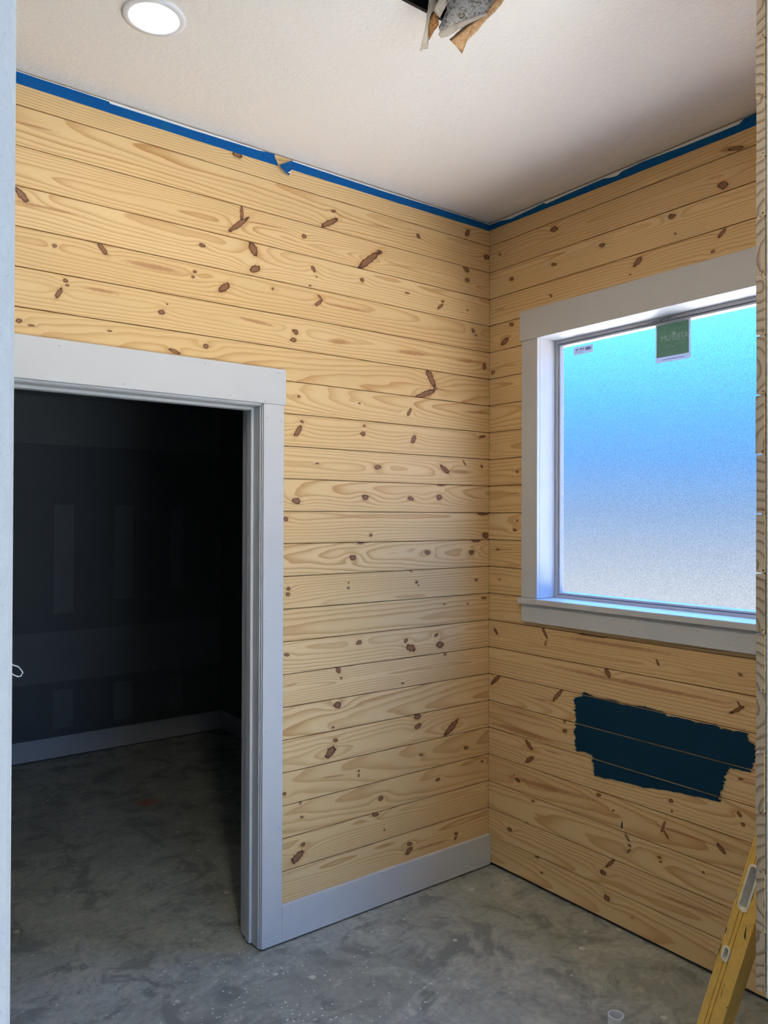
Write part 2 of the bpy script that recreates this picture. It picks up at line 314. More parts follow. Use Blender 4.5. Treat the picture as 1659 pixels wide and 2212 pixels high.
# ------------------------------------------------------------------ other materials
def white_paint(name, c=(0.575, 0.58, 0.58), rough=0.42):
    m, nt, b, out = new_mat(name)
    co = nt.coord()
    n = nt.noise(co, 9.0, 3.0); f = nt.noise(co, 160.0, 2.0)
    col = nt.mix(nt.smooth(n, 0.3, 0.75, 0.0, 0.5), c, tuple(k * 0.955 for k in c))
    setc(nt, b, col, nt.smooth(n, 0.2, 0.8, rough - 0.05, rough + 0.08), nt.bump(f, 0.06, 0.0006))
    return m
TRIM = white_paint('white_trim_paint')
VINYL = white_paint('white_vinyl', (0.52, 0.53, 0.545), 0.35)
SHADED_TRIM = white_paint('shade_darkened_trim', (0.38, 0.39, 0.40), 0.6)  # white trim darkened: the unlit room's shade is put into this colour
OVERPAINT = white_paint('white_overpaint', (0.80, 0.80, 0.78), 0.55)

def drywall(name, c, scale=85.0, strength=0.45, dist=0.0025):
    m, nt, b, out = new_mat(name)
    co = nt.coord()
    a = nt.noise(co, scale, 2.0, 0.55)
    big = nt.noise(co, scale * 0.35, 1.0)
    h = nt.add(nt.smooth(a, 0.42, 0.66), nt.mul(nt.smooth(big, 0.45, 0.7), 0.5))
    tone = nt.noise(co, 1.1, 2.0)
    col = nt.mix(nt.smooth(tone, 0.3, 0.7, 0.0, 0.4), c, tuple(k * 0.97 for k in c))
    setc(nt, b, col, 0.82, nt.bump(h, strength, dist), spec=0.2)
    return m
CEIL = drywall('white_textured_ceiling', (0.84, 0.81, 0.76), 70.0, 0.24, 0.002)
WALLTEX = drywall('pale_grey_textured_drywall', (0.46, 0.50, 0.56), 150.0, 0.4, 0.0012)
BARE_SHADED = drywall('bare_drywall_shade_darkened', (0.10, 0.105, 0.105), 70.0, 0.5, 0.002)  # far darker than real drywall, so the colour carries the unlit room's shade
MUD_SHADED = white_paint('joint_compound', (0.125, 0.13, 0.13), 0.8)  # compound colour lowered to match the shade painted into the drywall

def concrete():
    m, nt, b, out = new_mat('scuffed_concrete')
    co = nt.coord(); x, y, z = nt.sep(co)
    n1 = nt.noise(co, 1.3, 5.0, 0.62, 0.6)
    n2 = nt.noise(co, 5.5, 6.0, 0.65, 0.9)
    n3 = nt.noise(co, 38.0, 4.0, 0.6)
    st = nt.noise(nt.xyz(nt.mul(x, 2.2), nt.mul(y, 9.0), 4.0), 1.0, 5.0, 0.6, 0.7)
    n4 = nt.noise(nt.add_vec(co, 3.7), 3.0, 6.0, 0.7, 1.2)
    col = nt.ramp(n1, [(0.28, (0.235, 0.238, 0.232)), (0.5, (0.350, 0.345, 0.330)), (0.72, (0.435, 0.425, 0.405))])
    col = nt.mix(nt.smooth(n2, 0.50, 0.62, 0.0, 0.72), col, (0.150, 0.156, 0.155))
    col = nt.mix(nt.smooth(n2, 0.44, 0.33, 0.0, 0.60), col, (0.50, 0.49, 0.465))
    col = nt.mix(nt.smooth(n4, 0.53, 0.60, 0.0, 0.45), col, (0.52, 0.50, 0.47))
    col = nt.mix(nt.smooth(n4, 0.44, 0.36, 0.0, 0.40), col, (0.20, 0.205, 0.20))
    col = nt.mix(nt.smooth(st, 0.58, 0.70, 0.0, 0.45), col, (0.16, 0.165, 0.16))
    col = nt.mix(nt.smooth(n3, 0.35, 0.72, 0.0, 0.50), col, (0.205, 0.205, 0.20))
    # drywall-mud and paint specks, thicker by the doorway
    vz = nt.voronoi(co, 60.0)
    gate = nt.noise(co, 1.7, 2.0)
    dx = nt.add(x, 1.45); dy = nt.add(y, 0.42)
    near = nt.math('EXPONENT', nt.mul(nt.add(nt.mul(dx, dx), nt.mul(nt.mul(dy, dy), 1.6)), -2.4))
    sel = nt.sep(vz['Color'])[0]
    thr = nt.sub(1.02, nt.add(nt.mul(near, 0.84), nt.smooth(gate, 0.45, 0.7, 0.0, 0.10)))
    big = nt.math('GREATER_THAN', sel, thr)
    rad = nt.sep(vz['Color'])[1]
    spk = nt.mul(big, nt.smooth(nt.sub(nt.add(vz['Distance'], nt.mul(n3, 0.10)), nt.mul(rad, 0.24)), 0.10, 0.04))
    col = nt.mix(nt.mul(spk, 0.85), col, (0.66, 0.67, 0.67))
    v2 = nt.voronoi(co, 9.0); s2 = nt.sep(v2['Color'])
    blob = nt.mul(nt.math('GREATER_THAN', s2[0], 0.66), nt.smooth(nt.add(v2['Distance'], nt.mul(n2, 0.07)), 0.155, 0.125))
    col = nt.mix(nt.mul(blob, 0.85), col, (0.60, 0.57, 0.53))
    # hairline marks
    wv = nt.noise(nt.xyz(nt.mul(x, 2.6), nt.mul(y, 2.6), 9.0), 1.0, 4.0, 0.6)
    crack = nt.mul(nt.smooth(nt.math('ABSOLUTE', nt.sub(wv, 0.5)), 0.0035, 0.0012), nt.smooth(n1, 0.5, 0.62))
    col = nt.mix(nt.mul(crack, 0.55), col, (0.09, 0.09, 0.085))
    dirt = nt.voronoi(co, 23.0); d2 = nt.sep(dirt['Color'])
    dd = nt.mul(nt.math('GREATER_THAN', d2[0], 0.88), nt.smooth(nt.add(dirt['Distance'], nt.mul(n3, 0.12)), 0.15, 0.10))
    col = nt.mix(nt.mul(dd, 0.7), col, (0.10, 0.075, 0.06))
    # faint chalk-red layout mark in the dark room
    rx = nt.sub(x, RED[0]); ry = nt.sub(y, RED[1])
    red = nt.smooth(nt.add(nt.add(nt.mul(nt.mul(rx, rx), 90.0), nt.mul(nt.mul(ry, ry), 90.0)), nt.mul(n2, 0.9)), 1.1, 0.4)
    col = nt.mix(nt.mul(red, 0.7), col, (0.42, 0.075, 0.04))
    col = nt.mix(1.0, col, (1.04, 1.09, 0.99), 'MULTIPLY')
    h = n3
    setc(nt, b, col, nt.smooth(n2, 0.3, 0.7, 0.42, 0.66), nt.bump(h, 0.12, 0.002), spec=0.4)
    return m
RED = (-1.0, 1.75)
CONC = concrete()

def simple(name, c, rough=0.5, var=0.12, scale=30.0, metal=0.0, bump=0.0, spec=0.5):
    m, nt, b, out = new_mat(name)
    co = nt.coord(); n = nt.noise(co, scale, 3.0)
    col = nt.mix(nt.smooth(n, 0.3, 0.7), c, tuple(k * (1 - var) for k in c))
    setc(nt, b, col, rough, nt.bump(n, bump, 0.001) if bump else None, metal, spec)
    return m

def tape_material():
    m, nt, b, out = new_mat('blue_masking_tape')
    x, y, z = nt.sep(nt.coord())
    crepe = nt.noise(nt.xyz(nt.mul(x, 500.0), nt.mul(y, 500.0), nt.mul(z, 60.0)), 1.0, 2.0)
    big = nt.noise(nt.coord(), 14.0, 2.0)
    col = nt.mix(nt.smooth(crepe, 0.3, 0.7), (0.001, 0.088, 0.30), (0.002, 0.108, 0.34))
    col = nt.mix(nt.smooth(big, 0.58, 0.72, 0.0, 0.35), col, (0.01, 0.15, 0.24))
    setc(nt, b, col, 0.6, nt.bump(crepe, 0.25, 0.0005), spec=0.15)
    return m
TAPE = tape_material()

def swatch_material():
    m, nt, b, out = new_mat('navy_blue_test_paint')
    co = nt.coord(); x, y, z = nt.sep(co)
    br = nt.noise(nt.xyz(nt.mul(x, 6.0), 0.0, nt.mul(z, 130.0)), 1.0, 3.0)
    col = nt.mix(nt.smooth(br, 0.3, 0.75), (0.004, 0.034, 0.068), (0.006, 0.042, 0.080))
    setc(nt, b, col, 0.65, nt.bump(br, 0.2, 0.0006), spec=0.12)
    # brushed-out edges let the wood through
    at = nt.n.new('ShaderNodeAttribute'); at.attribute_name = 'rim'
    dry = nt.noise(nt.xyz(nt.mul(x, 45.0), 0.0, nt.mul(z, 420.0)), 1.0, 3.0, 0.6)
    hide = nt.smooth(nt.sub(nt.mul(at.outputs['Fac'], 1.15), dry), 0.02, 0.22)
    tr = nt.n.new('ShaderNodeBsdfTransparent'); mx = nt.n.new('ShaderNodeMixShader')
    nt.l.new(nt.mul(hide, 0.85), mx.inputs[0]); nt.l.new(b.outputs[0], mx.inputs[1]); nt.l.new(tr.outputs[0], mx.inputs[2])
    nt.l.new(mx.outputs[0], out.inputs[0])
    return m

def frosted():
    m = bpy.data.materials.new('obscure_glass'); m.use_nodes = True
    nt = NT(m.node_tree); nt.n.clear()
    out = nt.n.new('ShaderNodeOutputMaterial')
    co = nt.coord()
    f = nt.noise(co, 260.0, 2.0, 0.6); g = nt.noise(co, 700.0, 1.0)
    h = nt.add(f, nt.mul(g, 0.5))
    tone = nt.smooth(f, 0.32, 0.70, 0.70, 1.0)
    tr = nt.n.new('ShaderNodeBsdfTransparent')
    nt.l.new(nt.xyz(tone, tone, tone), tr.inputs[0])
    tl = nt.n.new('ShaderNodeBsdfTranslucent'); tl.inputs[0].default_value = (0.9, 0.95, 1.0, 1)
    rf = nt.n.new('ShaderNodeBsdfRefraction'); rf.inputs['IOR'].default_value = 1.12; rf.inputs['Roughness'].default_value = 0.10
    nt.l.new(nt.bump(h, 0.25, 0.001), rf.inputs['Normal'])
    m1 = nt.n.new('ShaderNodeMixShader'); m1.inputs[0].default_value = 0.25
    nt.l.new(tr.outputs[0], m1.inputs[1]); nt.l.new(rf.outputs[0], m1.inputs[2])
    m2 = nt.n.new('ShaderNodeMixShader'); m2.inputs[0].default_value = 0.012
    nt.l.new(m1.outputs[0], m2.inputs[1]); nt.l.new(tl.outputs[0], m2.inputs[2])
    gl = nt.n.new('ShaderNodeBsdfGlossy'); gl.inputs['Roughness'].default_value = 0.3
    m3 = nt.n.new('ShaderNodeMixShader'); m3.inputs[0].default_value = 0.03
    nt.l.new(m2.outputs[0], m3.inputs[1]); nt.l.new(gl.outputs[0], m3.inputs[2])
    nt.l.new(m3.outputs[0], out.inputs[0])
    return m
GLASS = frosted()

def backlit(name, c, trans, mottle=0.25):
    m = bpy.data.materials.new(name); m.use_nodes = True
    nt = NT(m.node_tree); nt.n.clear()
    out = nt.n.new('ShaderNodeOutputMaterial')
    n = nt.noise(nt.coord(), 240.0, 2.0)
    d = nt.n.new('ShaderNodeBsdfDiffuse'); t = nt.n.new('ShaderNodeBsdfTranslucent'); mx = nt.n.new('ShaderNodeMixShader')
    col = nt.mix(nt.smooth(n, 0.35, 0.68), c, tuple(k * (1 - mottle) for k in c))
    nt.l.new(col, d.inputs[0]); nt.l.new(col, t.inputs[0]); mx.inputs[0].default_value = trans
    nt.l.new(d.outputs[0], mx.inputs[1]); nt.l.new(t.outputs[0], mx.inputs[2]); nt.l.new(mx.outputs[0], out.inputs[0])
    return m

# ------------------------------------------------------------------ mesh helpers
def link(name, me, mat=None, parent=None, loc=None, rotz=None):
    o = bpy.data.objects.new(name, me); COL.objects.link(o)
    if mat is not None and me is not None:
        for mm in (mat if isinstance(mat, (list, tuple)) else [mat]):
            me.materials.append(mm)
    if loc is not None: o.location = loc
    if rotz is not None: o.rotation_euler = (0, 0, rotz)
    if parent is not None: o.parent = parent
    return o

def finish(bm, name, smooth=False):
    me = bpy.data.meshes.new(name); bmesh.ops.recalc_face_normals(bm, faces=bm.faces); bm.to_mesh(me); bm.free()
    if smooth:
        for p in me.polygons: p.use_smooth = True
    return me

def box_bm(bm, x0, x1, y0, y1, z0, z1, bev=0.0):
    vs = [bm.verts.new((x, y, z)) for x in (x0, x1) for y in (y0, y1) for z in (z0, z1)]
    fs = [(0, 1, 3, 2), (4, 6, 7, 5), (0, 4, 5, 1), (2, 3, 7, 6), (0, 2, 6, 4), (1, 5, 7, 3)]
    faces = [bm.faces.new([vs[i] for i in f]) for f in fs]
    if bev > 0:
        ed = {e for f in faces for e in f.edges}
        bmesh.ops.bevel(bm, geom=list(ed), offset=bev, segments=1, affect='EDGES')

def box(name, b, mat, parent=None, bev=0.0, rel=True):
    """box from world bounds; origin at its own low corner"""
    x0, x1, y0, y1, z0, z1 = b
    bm = bmesh.new(); box_bm(bm, 0, x1 - x0, 0, y1 - y0, 0, z1 - z0, bev)
    o = link(name, finish(bm, name), mat, None, (x0, y0, z0))
    if parent is not None:
        o.parent = parent
        o.location = Vector((x0, y0, z0)) - parent.location
    return o

def boxes(name, bl, mat, parent=None, bev=0.0):
    bm = bmesh.new()
    for b in bl: box_bm(bm, *b, bev)
    return link(name, finish(bm, name), mat, parent)

def structure(o): o['kind'] = 'structure'; return o
def tag(o, label, cat, group=None):
    o['label'] = label; o['category'] = cat
    if group: o['group'] = group
    return o
def empty(name, loc):
    o = bpy.data.objects.new(name, None); COL.objects.link(o); o.location = loc; o.empty_display_size = 0.05; return o

def prism(name, pts, z0, z1, mat, parent=None, loc=None):
    """flat outline in x,z extruded along y from z0 to z1 (here y is depth)"""
    bm = bmesh.new()
    a = [bm.verts.new((x, z0, z)) for x, z in pts]; c = [bm.verts.new((x, z1, z)) for x, z in pts]
    n = len(pts)
    bm.faces.new(a); bm.faces.new(c[::-1])
    for i in range(n): bm.faces.new((a[i], a[(i + 1) % n], c[(i + 1) % n], c[i]))
    bmesh.ops.triangulate(bm, faces=[f for f in bm.faces if len(f.verts) > 4])
    return link(name, finish(bm, name), mat, parent, loc)

def tube(name, pts, r, mat, parent=None, seg=10, closed=False):
    bm = bmesh.new(); rings = []
    P_ = [Vector(p) for p in pts]
    for i, p in enumerate(P_):
        t = (P_[min(i + 1, len(P_) - 1)] - P_[max(i - 1, 0)]).normalized()
        a = t.orthogonal().normalized() if i == 0 else (prev - t * prev.dot(t)).normalized()
        prev = a; bb = t.cross(a)
        rings.append([bm.verts.new(p + (a * math.cos(k * 2 * math.pi / seg) + bb * math.sin(k * 2 * math.pi / seg)) * r) for k in range(seg)])
    for i in range(len(rings) - 1):
        for k in range(seg):
            bm.faces.new((rings[i][k], rings[i][(k + 1) % seg], rings[i + 1][(k + 1) % seg], rings[i + 1][k]))
    bm.faces.new(rings[0][::-1]); bm.faces.new(rings[-1])
    return link(name, finish(bm, name, True), mat, parent)

def lathe(name, prof, mat, seg=48, parent=None, loc=None, smooth=True, closed=False):
    bm = bmesh.new(); rings = []
    for r, z in prof:
        rings.append([bm.verts.new((r * math.cos(k * 2 * math.pi / seg), r * math.sin(k * 2 * math.pi / seg), z)) for k in range(seg)])
    m = len(rings)
    for i in range(m if closed else m - 1):
        j = (i + 1) % m
        for k in range(seg):
            bm.faces.new((rings[i][k], rings[i][(k + 1) % seg], rings[j][(k + 1) % seg], rings[j][k]))
    return link(name, finish(bm, name, smooth), mat, parent, loc)

# ------------------------------------------------------------------ shiplap board
def board_mesh(name, u0, u1, top=None):
    t = P if top is None else top
    g, T = 0.0017, 0.019
    pr = [(0.0, g + 0.0009), (0.0009, g), (0.0118, g), (0.0120, 0.0085), (0.0168, 0.0085), (0.0170, g), (T, g)]
    if top is None:
        pr += [(T, P - g), (0.0168, P - g), (0.0164, P + 0.0058), (0.0126, P + 0.0058), (0.0122, P - g), (0.0009, P - g), (0.0, P - g - 0.0009)]
    else:
        pr += [(T, t), (0.0, t)]
    bm = bmesh.new()
    A = [bm.verts.new((u0, d, v)) for d, v in pr]; B = [bm.verts.new((u1, d, v)) for d, v in pr]
    n = len(pr)
    for i in range(n): bm.faces.new((A[i], A[(i + 1) % n], B[(i + 1) % n], B[i]))
    e1 = bm.faces.new(A[::-1]); e2 = bm.faces.new(B)
    e1.material_index = 1; e2.material_index = 1
    me = bpy.data.meshes.new(name); bmesh.ops.recalc_face_normals(bm, faces=bm.faces); bm.to_mesh(me); bm.free()
    return me

# ================================================================== THE SETTING
Y_DARK = 2.91          # far wall of the unlit room
X_W, X_HALL_W, Y_HALL_S = -3.4, -5.0, -6.2
OPEN_L, OPEN_R = -2.494, -0.997
YP = -1.795            # board face of the partition
DJ_L, DJ_R, DJ_T = -2.140, -1.224, 2.066     # clear door opening
WY0, WY1, WZ0, WZ1 = -1.485, -0.315, 1.287, 2.441   # clear window opening

floor = structure(boxes('floor', [(X_HALL_W - 0.2, 0.3, Y_HALL_S - 0.2, Y_DARK + 0.3, -0.12, 0.0)], CONC))
HX0, HX1, HY0, HY1 = -1.42, -1.175, -1.33, -1.003
cx0, cx1, cy0, cy1 = X_HALL_W - 0.2, 0.3, Y_HALL_S - 0.2, Y_DARK + 0.3
ceiling = structure(boxes('ceiling', [(cx0, HX0, cy0, cy1, H, H + 0.1), (HX1, cx1, cy0, cy1, H, H + 0.1),
                                      (HX0, HX1, cy0, HY0, H, H + 0.1), (HX0, HX1, HY1, cy1, H, H + 0.1)], CEIL))

# left wall: core with the doorway cut out, pine boards as parts
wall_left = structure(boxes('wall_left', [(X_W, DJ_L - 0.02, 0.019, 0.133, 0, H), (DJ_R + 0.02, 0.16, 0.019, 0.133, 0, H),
                                          (DJ_L - 0.02, DJ_R + 0.02, 0.019, 0.133, DJ_T + 0.02, H)], BARE_SHADED))
def row_top(k): return (H - 0.0055) - (ZJ - P * k) if k == 0 else None
left_mats, right_mats = [], []
for k in range(24):
    left_mats.append(pine_material('pine_board', 100 + k, KNOTS_LEFT.get(k, [])))
    right_mats.append(pine_material('pine_board', 300 + k, KNOTS_RIGHT.get(k, [])))
for k in range(24):
    zb = ZJ - P * k
    spans = [(X_W, -0.0012)] if zb > 2.1 else [(DJ_R + 0.018, -0.0012), (X_W, DJ_L - 0.018)]
    for (a, b_) in spans:
        link('board', board_mesh('board', a, b_, row_top(k)), [left_mats[k], END], wall_left, (0, 0, zb))

# right wall: core with the window cut out
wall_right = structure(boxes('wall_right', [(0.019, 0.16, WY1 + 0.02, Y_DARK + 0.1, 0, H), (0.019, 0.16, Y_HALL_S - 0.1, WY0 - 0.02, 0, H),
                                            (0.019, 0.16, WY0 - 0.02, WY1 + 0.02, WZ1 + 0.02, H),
                                            (0.019, 0.16, WY0 - 0.02, WY1 + 0.02, 0, WZ0 - 0.027)], BARE_SHADED))
RU = 1.795
for k in range(24):
    zb = ZJ - P * k; zt = zb + P
    if zt < 1.2 or zb > 2.5: spans = [(0.0, RU, row_top(k))]
    elif zb < 1.2: spans = [(0.0, 0.297, None), (0.297, 1.503, 1.258 - zb), (1.503, RU, None)]
    else: spans = [(0.0, 0.297, None), (1.503, RU, None)]
    for a, b_, tp in spans:
        link('board', board_mesh('board', a, b_, tp), [right_mats[k], END], wall_right, (0, 0, zb), -math.pi / 2)

# partition on the right of the opening: boards, gypsum sheet stopped short of the floor, studs, hall-side sheet
STUD = pine_material('stud_lumber', 777, [], True)
GYP_EDGE = drywall('gypsum_sheet', (0.56, 0.59, 0.63), 90.0, 0.3, 0.001)
wall_front_right = structure(boxes('wall_front_right', [(OPEN_R + 0.012, 0.019, -1.935, -1.922, 0, H)], WALLTEX))
box('gypsum_sheet', (OPEN_R - 0.0005, 0.0, -1.8305, -1.8175, 0.632, H), GYP_EDGE, wall_front_right)
for sx in (OPEN_R + 0.002, -0.60, -0.20, -0.03):
    box('stud', (sx, sx + 0.038, -1.922, -1.833, 0.038, H), STUD, wall_front_right)
box('bottom_plate', (OPEN_R + 0.002, 0.008, -1.922, -1.833, 0.0, 0.038), STUD, wall_front_right)
part_mats = [pine_material('pine_board', 500 + i, []) for i in range(4)]
for k in range(0, 19):
    zb = ZJ - P * k - 0.012
    top = (H - 0.004) - zb if k == 0 else None
    d = 0.0035 if k <= 1 else (0.001 if k % 3 == 0 else 0.0)
    link('board', board_mesh('board', 0.0012, -OPEN_R + (0.0012 if k % 2 else 0.0), top), [part_mats[k % 4], END], wall_front_right,
         (0, YP + d, zb), math.pi)

# wall end on the left of the opening
bm = bmesh.new(); box_bm(bm, X_HALL_W, OPEN_L, -1.935, -1.805, 0, H, 0.004)
wall_front_left = structure(link('wall_front_left', finish(bm, 'wall_front_left'), WALLTEX))
wall_side = structure(boxes('wall_side', [(X_W - 0.12, X_W, -1.805, Y_DARK + 0.1, 0, H)], BARE_SHADED))
wall_back = structure(boxes('wall_back', [(X_W - 0.12, 0.16, Y_DARK, Y_DARK + 0.12, 0, H)], BARE_SHADED))
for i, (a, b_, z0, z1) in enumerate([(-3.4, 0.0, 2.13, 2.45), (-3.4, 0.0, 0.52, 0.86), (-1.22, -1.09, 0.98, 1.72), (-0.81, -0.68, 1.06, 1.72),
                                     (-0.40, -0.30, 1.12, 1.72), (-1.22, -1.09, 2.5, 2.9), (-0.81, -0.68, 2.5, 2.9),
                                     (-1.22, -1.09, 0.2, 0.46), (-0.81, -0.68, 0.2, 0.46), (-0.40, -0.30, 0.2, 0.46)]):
    o = box('joint_compound', (a, b_, Y_DARK - 0.0015, Y_DARK, z0, z1), MUD_SHADED, wall_back)
wall_hall_side = structure(boxes('wall_hall_side', [(X_HALL_W - 0.12, X_HALL_W, Y_HALL_S, -1.8, 0, H)], WALLTEX))
wall_hall_back = structure(boxes('wall_hall_back', [(X_HALL_W, -2.7, Y_HALL_S - 0.12, Y_HALL_S, 0, H), (-0.8, 0.02, Y_HALL_S - 0.12, Y_HALL_S, 0, H),
                                                    (-2.7, -0.8, Y_HALL_S - 0.12, Y_HALL_S, 2.3, H), (-2.7, -0.8, Y_HALL_S - 0.12, Y_HALL_S, 0, 0.2)], WALLTEX))

# pale sunlit yard outside the window
structure(boxes('ground', [(0.4, 9.0, -9.0, 9.0, -0.35, -0.25)], simple('pale_sandy_ground', (0.42, 0.405, 0.375), 0.9, 0.15, 3.0)))
# ------------------------------------------------------------------ doorway
def holes(name, pts, parent, axis, r=0.0016):
    """small flat dark discs painted as the shade in nail holes, joined: too small to pick apart"""
    bm = bmesh.new()
    for p in pts:
        ring = []
        for k in range(6):
            a = k * math.pi / 3; c, s_ = r * math.cos(a), r * math.sin(a)
            q = (p[0] + c, p[1], p[2] + s_) if axis == 'y' else (p[0], p[1] + c, p[2] + s_)
            ring.append(bm.verts.new(q))
        bm.faces.new(ring)
    o = link(name, finish(bm, name), NAIL_HOLE_SHADE, parent); o['kind'] = 'stuff'
    return o
NAIL_HOLE_SHADE = simple('nail_hole_shadow', (0.05, 0.045, 0.04), 0.8)  # dark colour stands in for the shade inside the holes

door = structure(empty('door_1', (0, 0, 0)))
CB = 0.0015
box('header_casing', (DJ_L - 0.104, -1.1235, -0.022, -0.0005, 2.0745, 2.2115), TRIM, door, CB)
box('side_casing', (-1.2185, -1.1305, -0.0195, -0.0005, 0.009, 2.074), TRIM, door, CB)
box('side_casing', (DJ_L - 0.095, DJ_L - 0.006, -0.0195, -0.0005, 0.009, 2.074), TRIM, door, CB)
box('jamb', (DJ_R, DJ_R + 0.018, 0.0, 0.136, 0.007, DJ_T + 0.018), TRIM, door, 0.001)
box('jamb', (DJ_L - 0.018, DJ_L, 0.0, 0.136, 0.007, DJ_T + 0.018), TRIM, door, 0.001)
box('head_jamb', (DJ_L, DJ_R, 0.0, 0.136, DJ_T, DJ_T + 0.018), TRIM, door, 0.001)
box('door_stop', (DJ_R - 0.011, DJ_R, 0.050, 0.086, 0.009, DJ_T), TRIM, door, 0.0015)
box('door_stop', (DJ_L, DJ_L + 0.011, 0.050, 0.086, 0.009, DJ_T), TRIM, door, 0.0015)
box('head_stop', (DJ_L + 0.011, DJ_R - 0.011, 0.050, 0.086, DJ_T - 0.011, DJ_T), TRIM, door, 0.0015)
# kerf strip between casing and jamb
box('reveal_strip', (DJ_R + 0.003, DJ_R + 0.0055, -0.010, 0.0, 0.009, DJ_T + 0.003), TRIM, door)
box('head_reveal_strip', (DJ_L, DJ_R, -0.010, 0.0, DJ_T + 0.002, DJ_T + 0.008), TRIM, door)
box('far_casing', (DJ_R + 0.006, DJ_R + 0.09, 0.1365, 0.153, 0.009, 2.07), TRIM, door)
box('far_casing', (DJ_L - 0.09, DJ_L - 0.006, 0.1365, 0.153, 0.009, 2.07), TRIM, door)
box('far_header_casing', (DJ_L - 0.1, DJ_R + 0.1, 0.1365, 0.153, 2.0705, 2.2), TRIM, door)
yy = -0.0201
pts = [(-1.205, yy, z) for z in (0.05, 0.42, 0.83, 1.25, 1.62, 2.02)] + [(-1.143, yy, z) for z in (0.05, 0.45, 0.92, 1.38, 1.70, 2.01)]
pts2 = [(x, -0.0226, z) for x, z in ((-1.96, 2.19), (-1.75, 2.09), (-1.46, 2.195), (-1.36, 2.09), (-1.16, 2.196), (-1.215, 2.083))]
holes('nail_holes', pts + pts2, door, 'y')

# ------------------------------------------------------------------ baseboards
b = boxes('baseboard_left', [(-1.1295, -0.0008, -0.0165, -0.0005, 0.007, 0.1475)], TRIM, None, 0.0015)
structure(b); holes('nail_holes', [(x, -0.0171, z) for x in (-1.09, -0.78, -0.36, -0.05) for z in (0.03, 0.12)], b, 'y')
structure(boxes('baseboard_back', [(X_W, 0.018, Y_DARK - 0.0165, Y_DARK - 0.002, 0.012, 0.150)], SHADED_TRIM, None, 0.001))
structure(boxes('baseboard_back_right', [(0.0025, 0.0185, 0.16, Y_DARK - 0.018, 0.012, 0.150)], SHADED_TRIM, None, 0.001))

# ------------------------------------------------------------------ window
win = structure(empty('window_1', (0, 0, 0)))
box('header_casing', (-0.022, -0.0005, WY0 - 0.104, -0.2115, 2.4405, 2.5755), TRIM, win, CB)
box('side_casing', (-0.0195, -0.0005, -0.3145, -0.2225, 1.2855, 2.440), TRIM, win, CB)
box('side_casing', (-0.0195, -0.0005, WY0 - 0.093, WY0 - 0.0005, 1.2855, 2.440), TRIM, win, CB)
box('stool', (-0.036, 0.099, WY0 + 0.0005, WY1 - 0.0005, 1.2605, 1.285), TRIM, win, CB)
box('stool_horn', (-0.036, -0.0005, WY1, -0.2155, 1.2605, 1.285), TRIM, win)
box('stool_horn', (-0.036, -0.0005, WY0 - 0.1, WY0, 1.2605, 1.285), TRIM, win)
box('apron', (-0.0195, -0.0005, WY0 - 0.093, -0.2225, 1.1775, 1.260), TRIM, win, CB)
box('jamb_extension', (-0.001, 0.099, WY1, WY1 + 0.018, 1.2855, WZ1 + 0.018), TRIM, win, 0.001)
box('jamb_extension', (-0.001, 0.099, WY0 - 0.018, WY0, 1.2855, WZ1 + 0.018), TRIM, win, 0.001)
box('head_jamb_extension', (-0.001, 0.099, WY0, WY1, WZ1, WZ1 + 0.018), TRIM, win, 0.001)
def frame_ring(name, x0, x1, y0, y1, z0, z1, w, mat, parent, ch=0.0):
    bm = bmesh.new()
    o = [(y0, z0), (y1, z0), (y1, z1), (y0, z1)]; i = [(y0 + w, z0 + w), (y1 - w, z0 + w), (y1 - w, z1 - w), (y0 + w, z1 - w)]
    ic = [(y0 + w - ch, z0 + w - ch), (y1 - w + ch, z0 + w - ch), (y1 - w + ch, z1 - w + ch), (y0 + w - ch, z1 - w + ch)]
    V = lambda L, x: [bm.verts.new((x, a, c)) for a, c in L]
    of, if_, ib, ob = V(o, x0), V(ic, x0), V(i, x1), V(o, x1)
    R_ = [of, if_, ib, ob]
    for q in range(4):
        a, c = R_[q], R_[(q + 1) % 4]
        for k in range(4): bm.faces.new((a[k], a[(k + 1) % 4], c[(k + 1) % 4], c[k]))
    return link(name, finish(bm, name), mat, parent)
frame_ring('vinyl_frame', 0.0995, 0.125, WY0 - 0.015, WY1 + 0.015, WZ0 - 0.020, WZ1 + 0.015, 0.034, VINYL, win, 0.004)
frame_ring('glazing_bead', 0.104, 0.122, WY0 + 0.020, WY1 - 0.020, WZ0 + 0.0145, WZ1 - 0.0195, 0.012, VINYL, win, 0.005)
GX = 0.1125
pane = boxes('pane', [(GX, GX + 0.004, WY0 + 0.022, WY1 - 0.022, WZ0 + 0.016, WZ1 - 0.021)], GLASS, win)
holes('nail_holes', [(-0.0226, y, z) for y, z in ((-0.235, 2.55), (-0.24, 2.46), (-0.49, 2.555), (-0.75, 2.46), (-0.92, 2.55), (-1.1, 2.46))] +
      [(-0.0201, y, z) for y, z in ((-0.235, 1.40), (-0.30, 1.34), (-0.235, 2.3), (-0.235, 1.25), (-0.47, 1.245), (-0.47, 1.20), (-0.80, 1.245), (-0.80, 1.20), (-1.2, 1.2))], win, 'x')

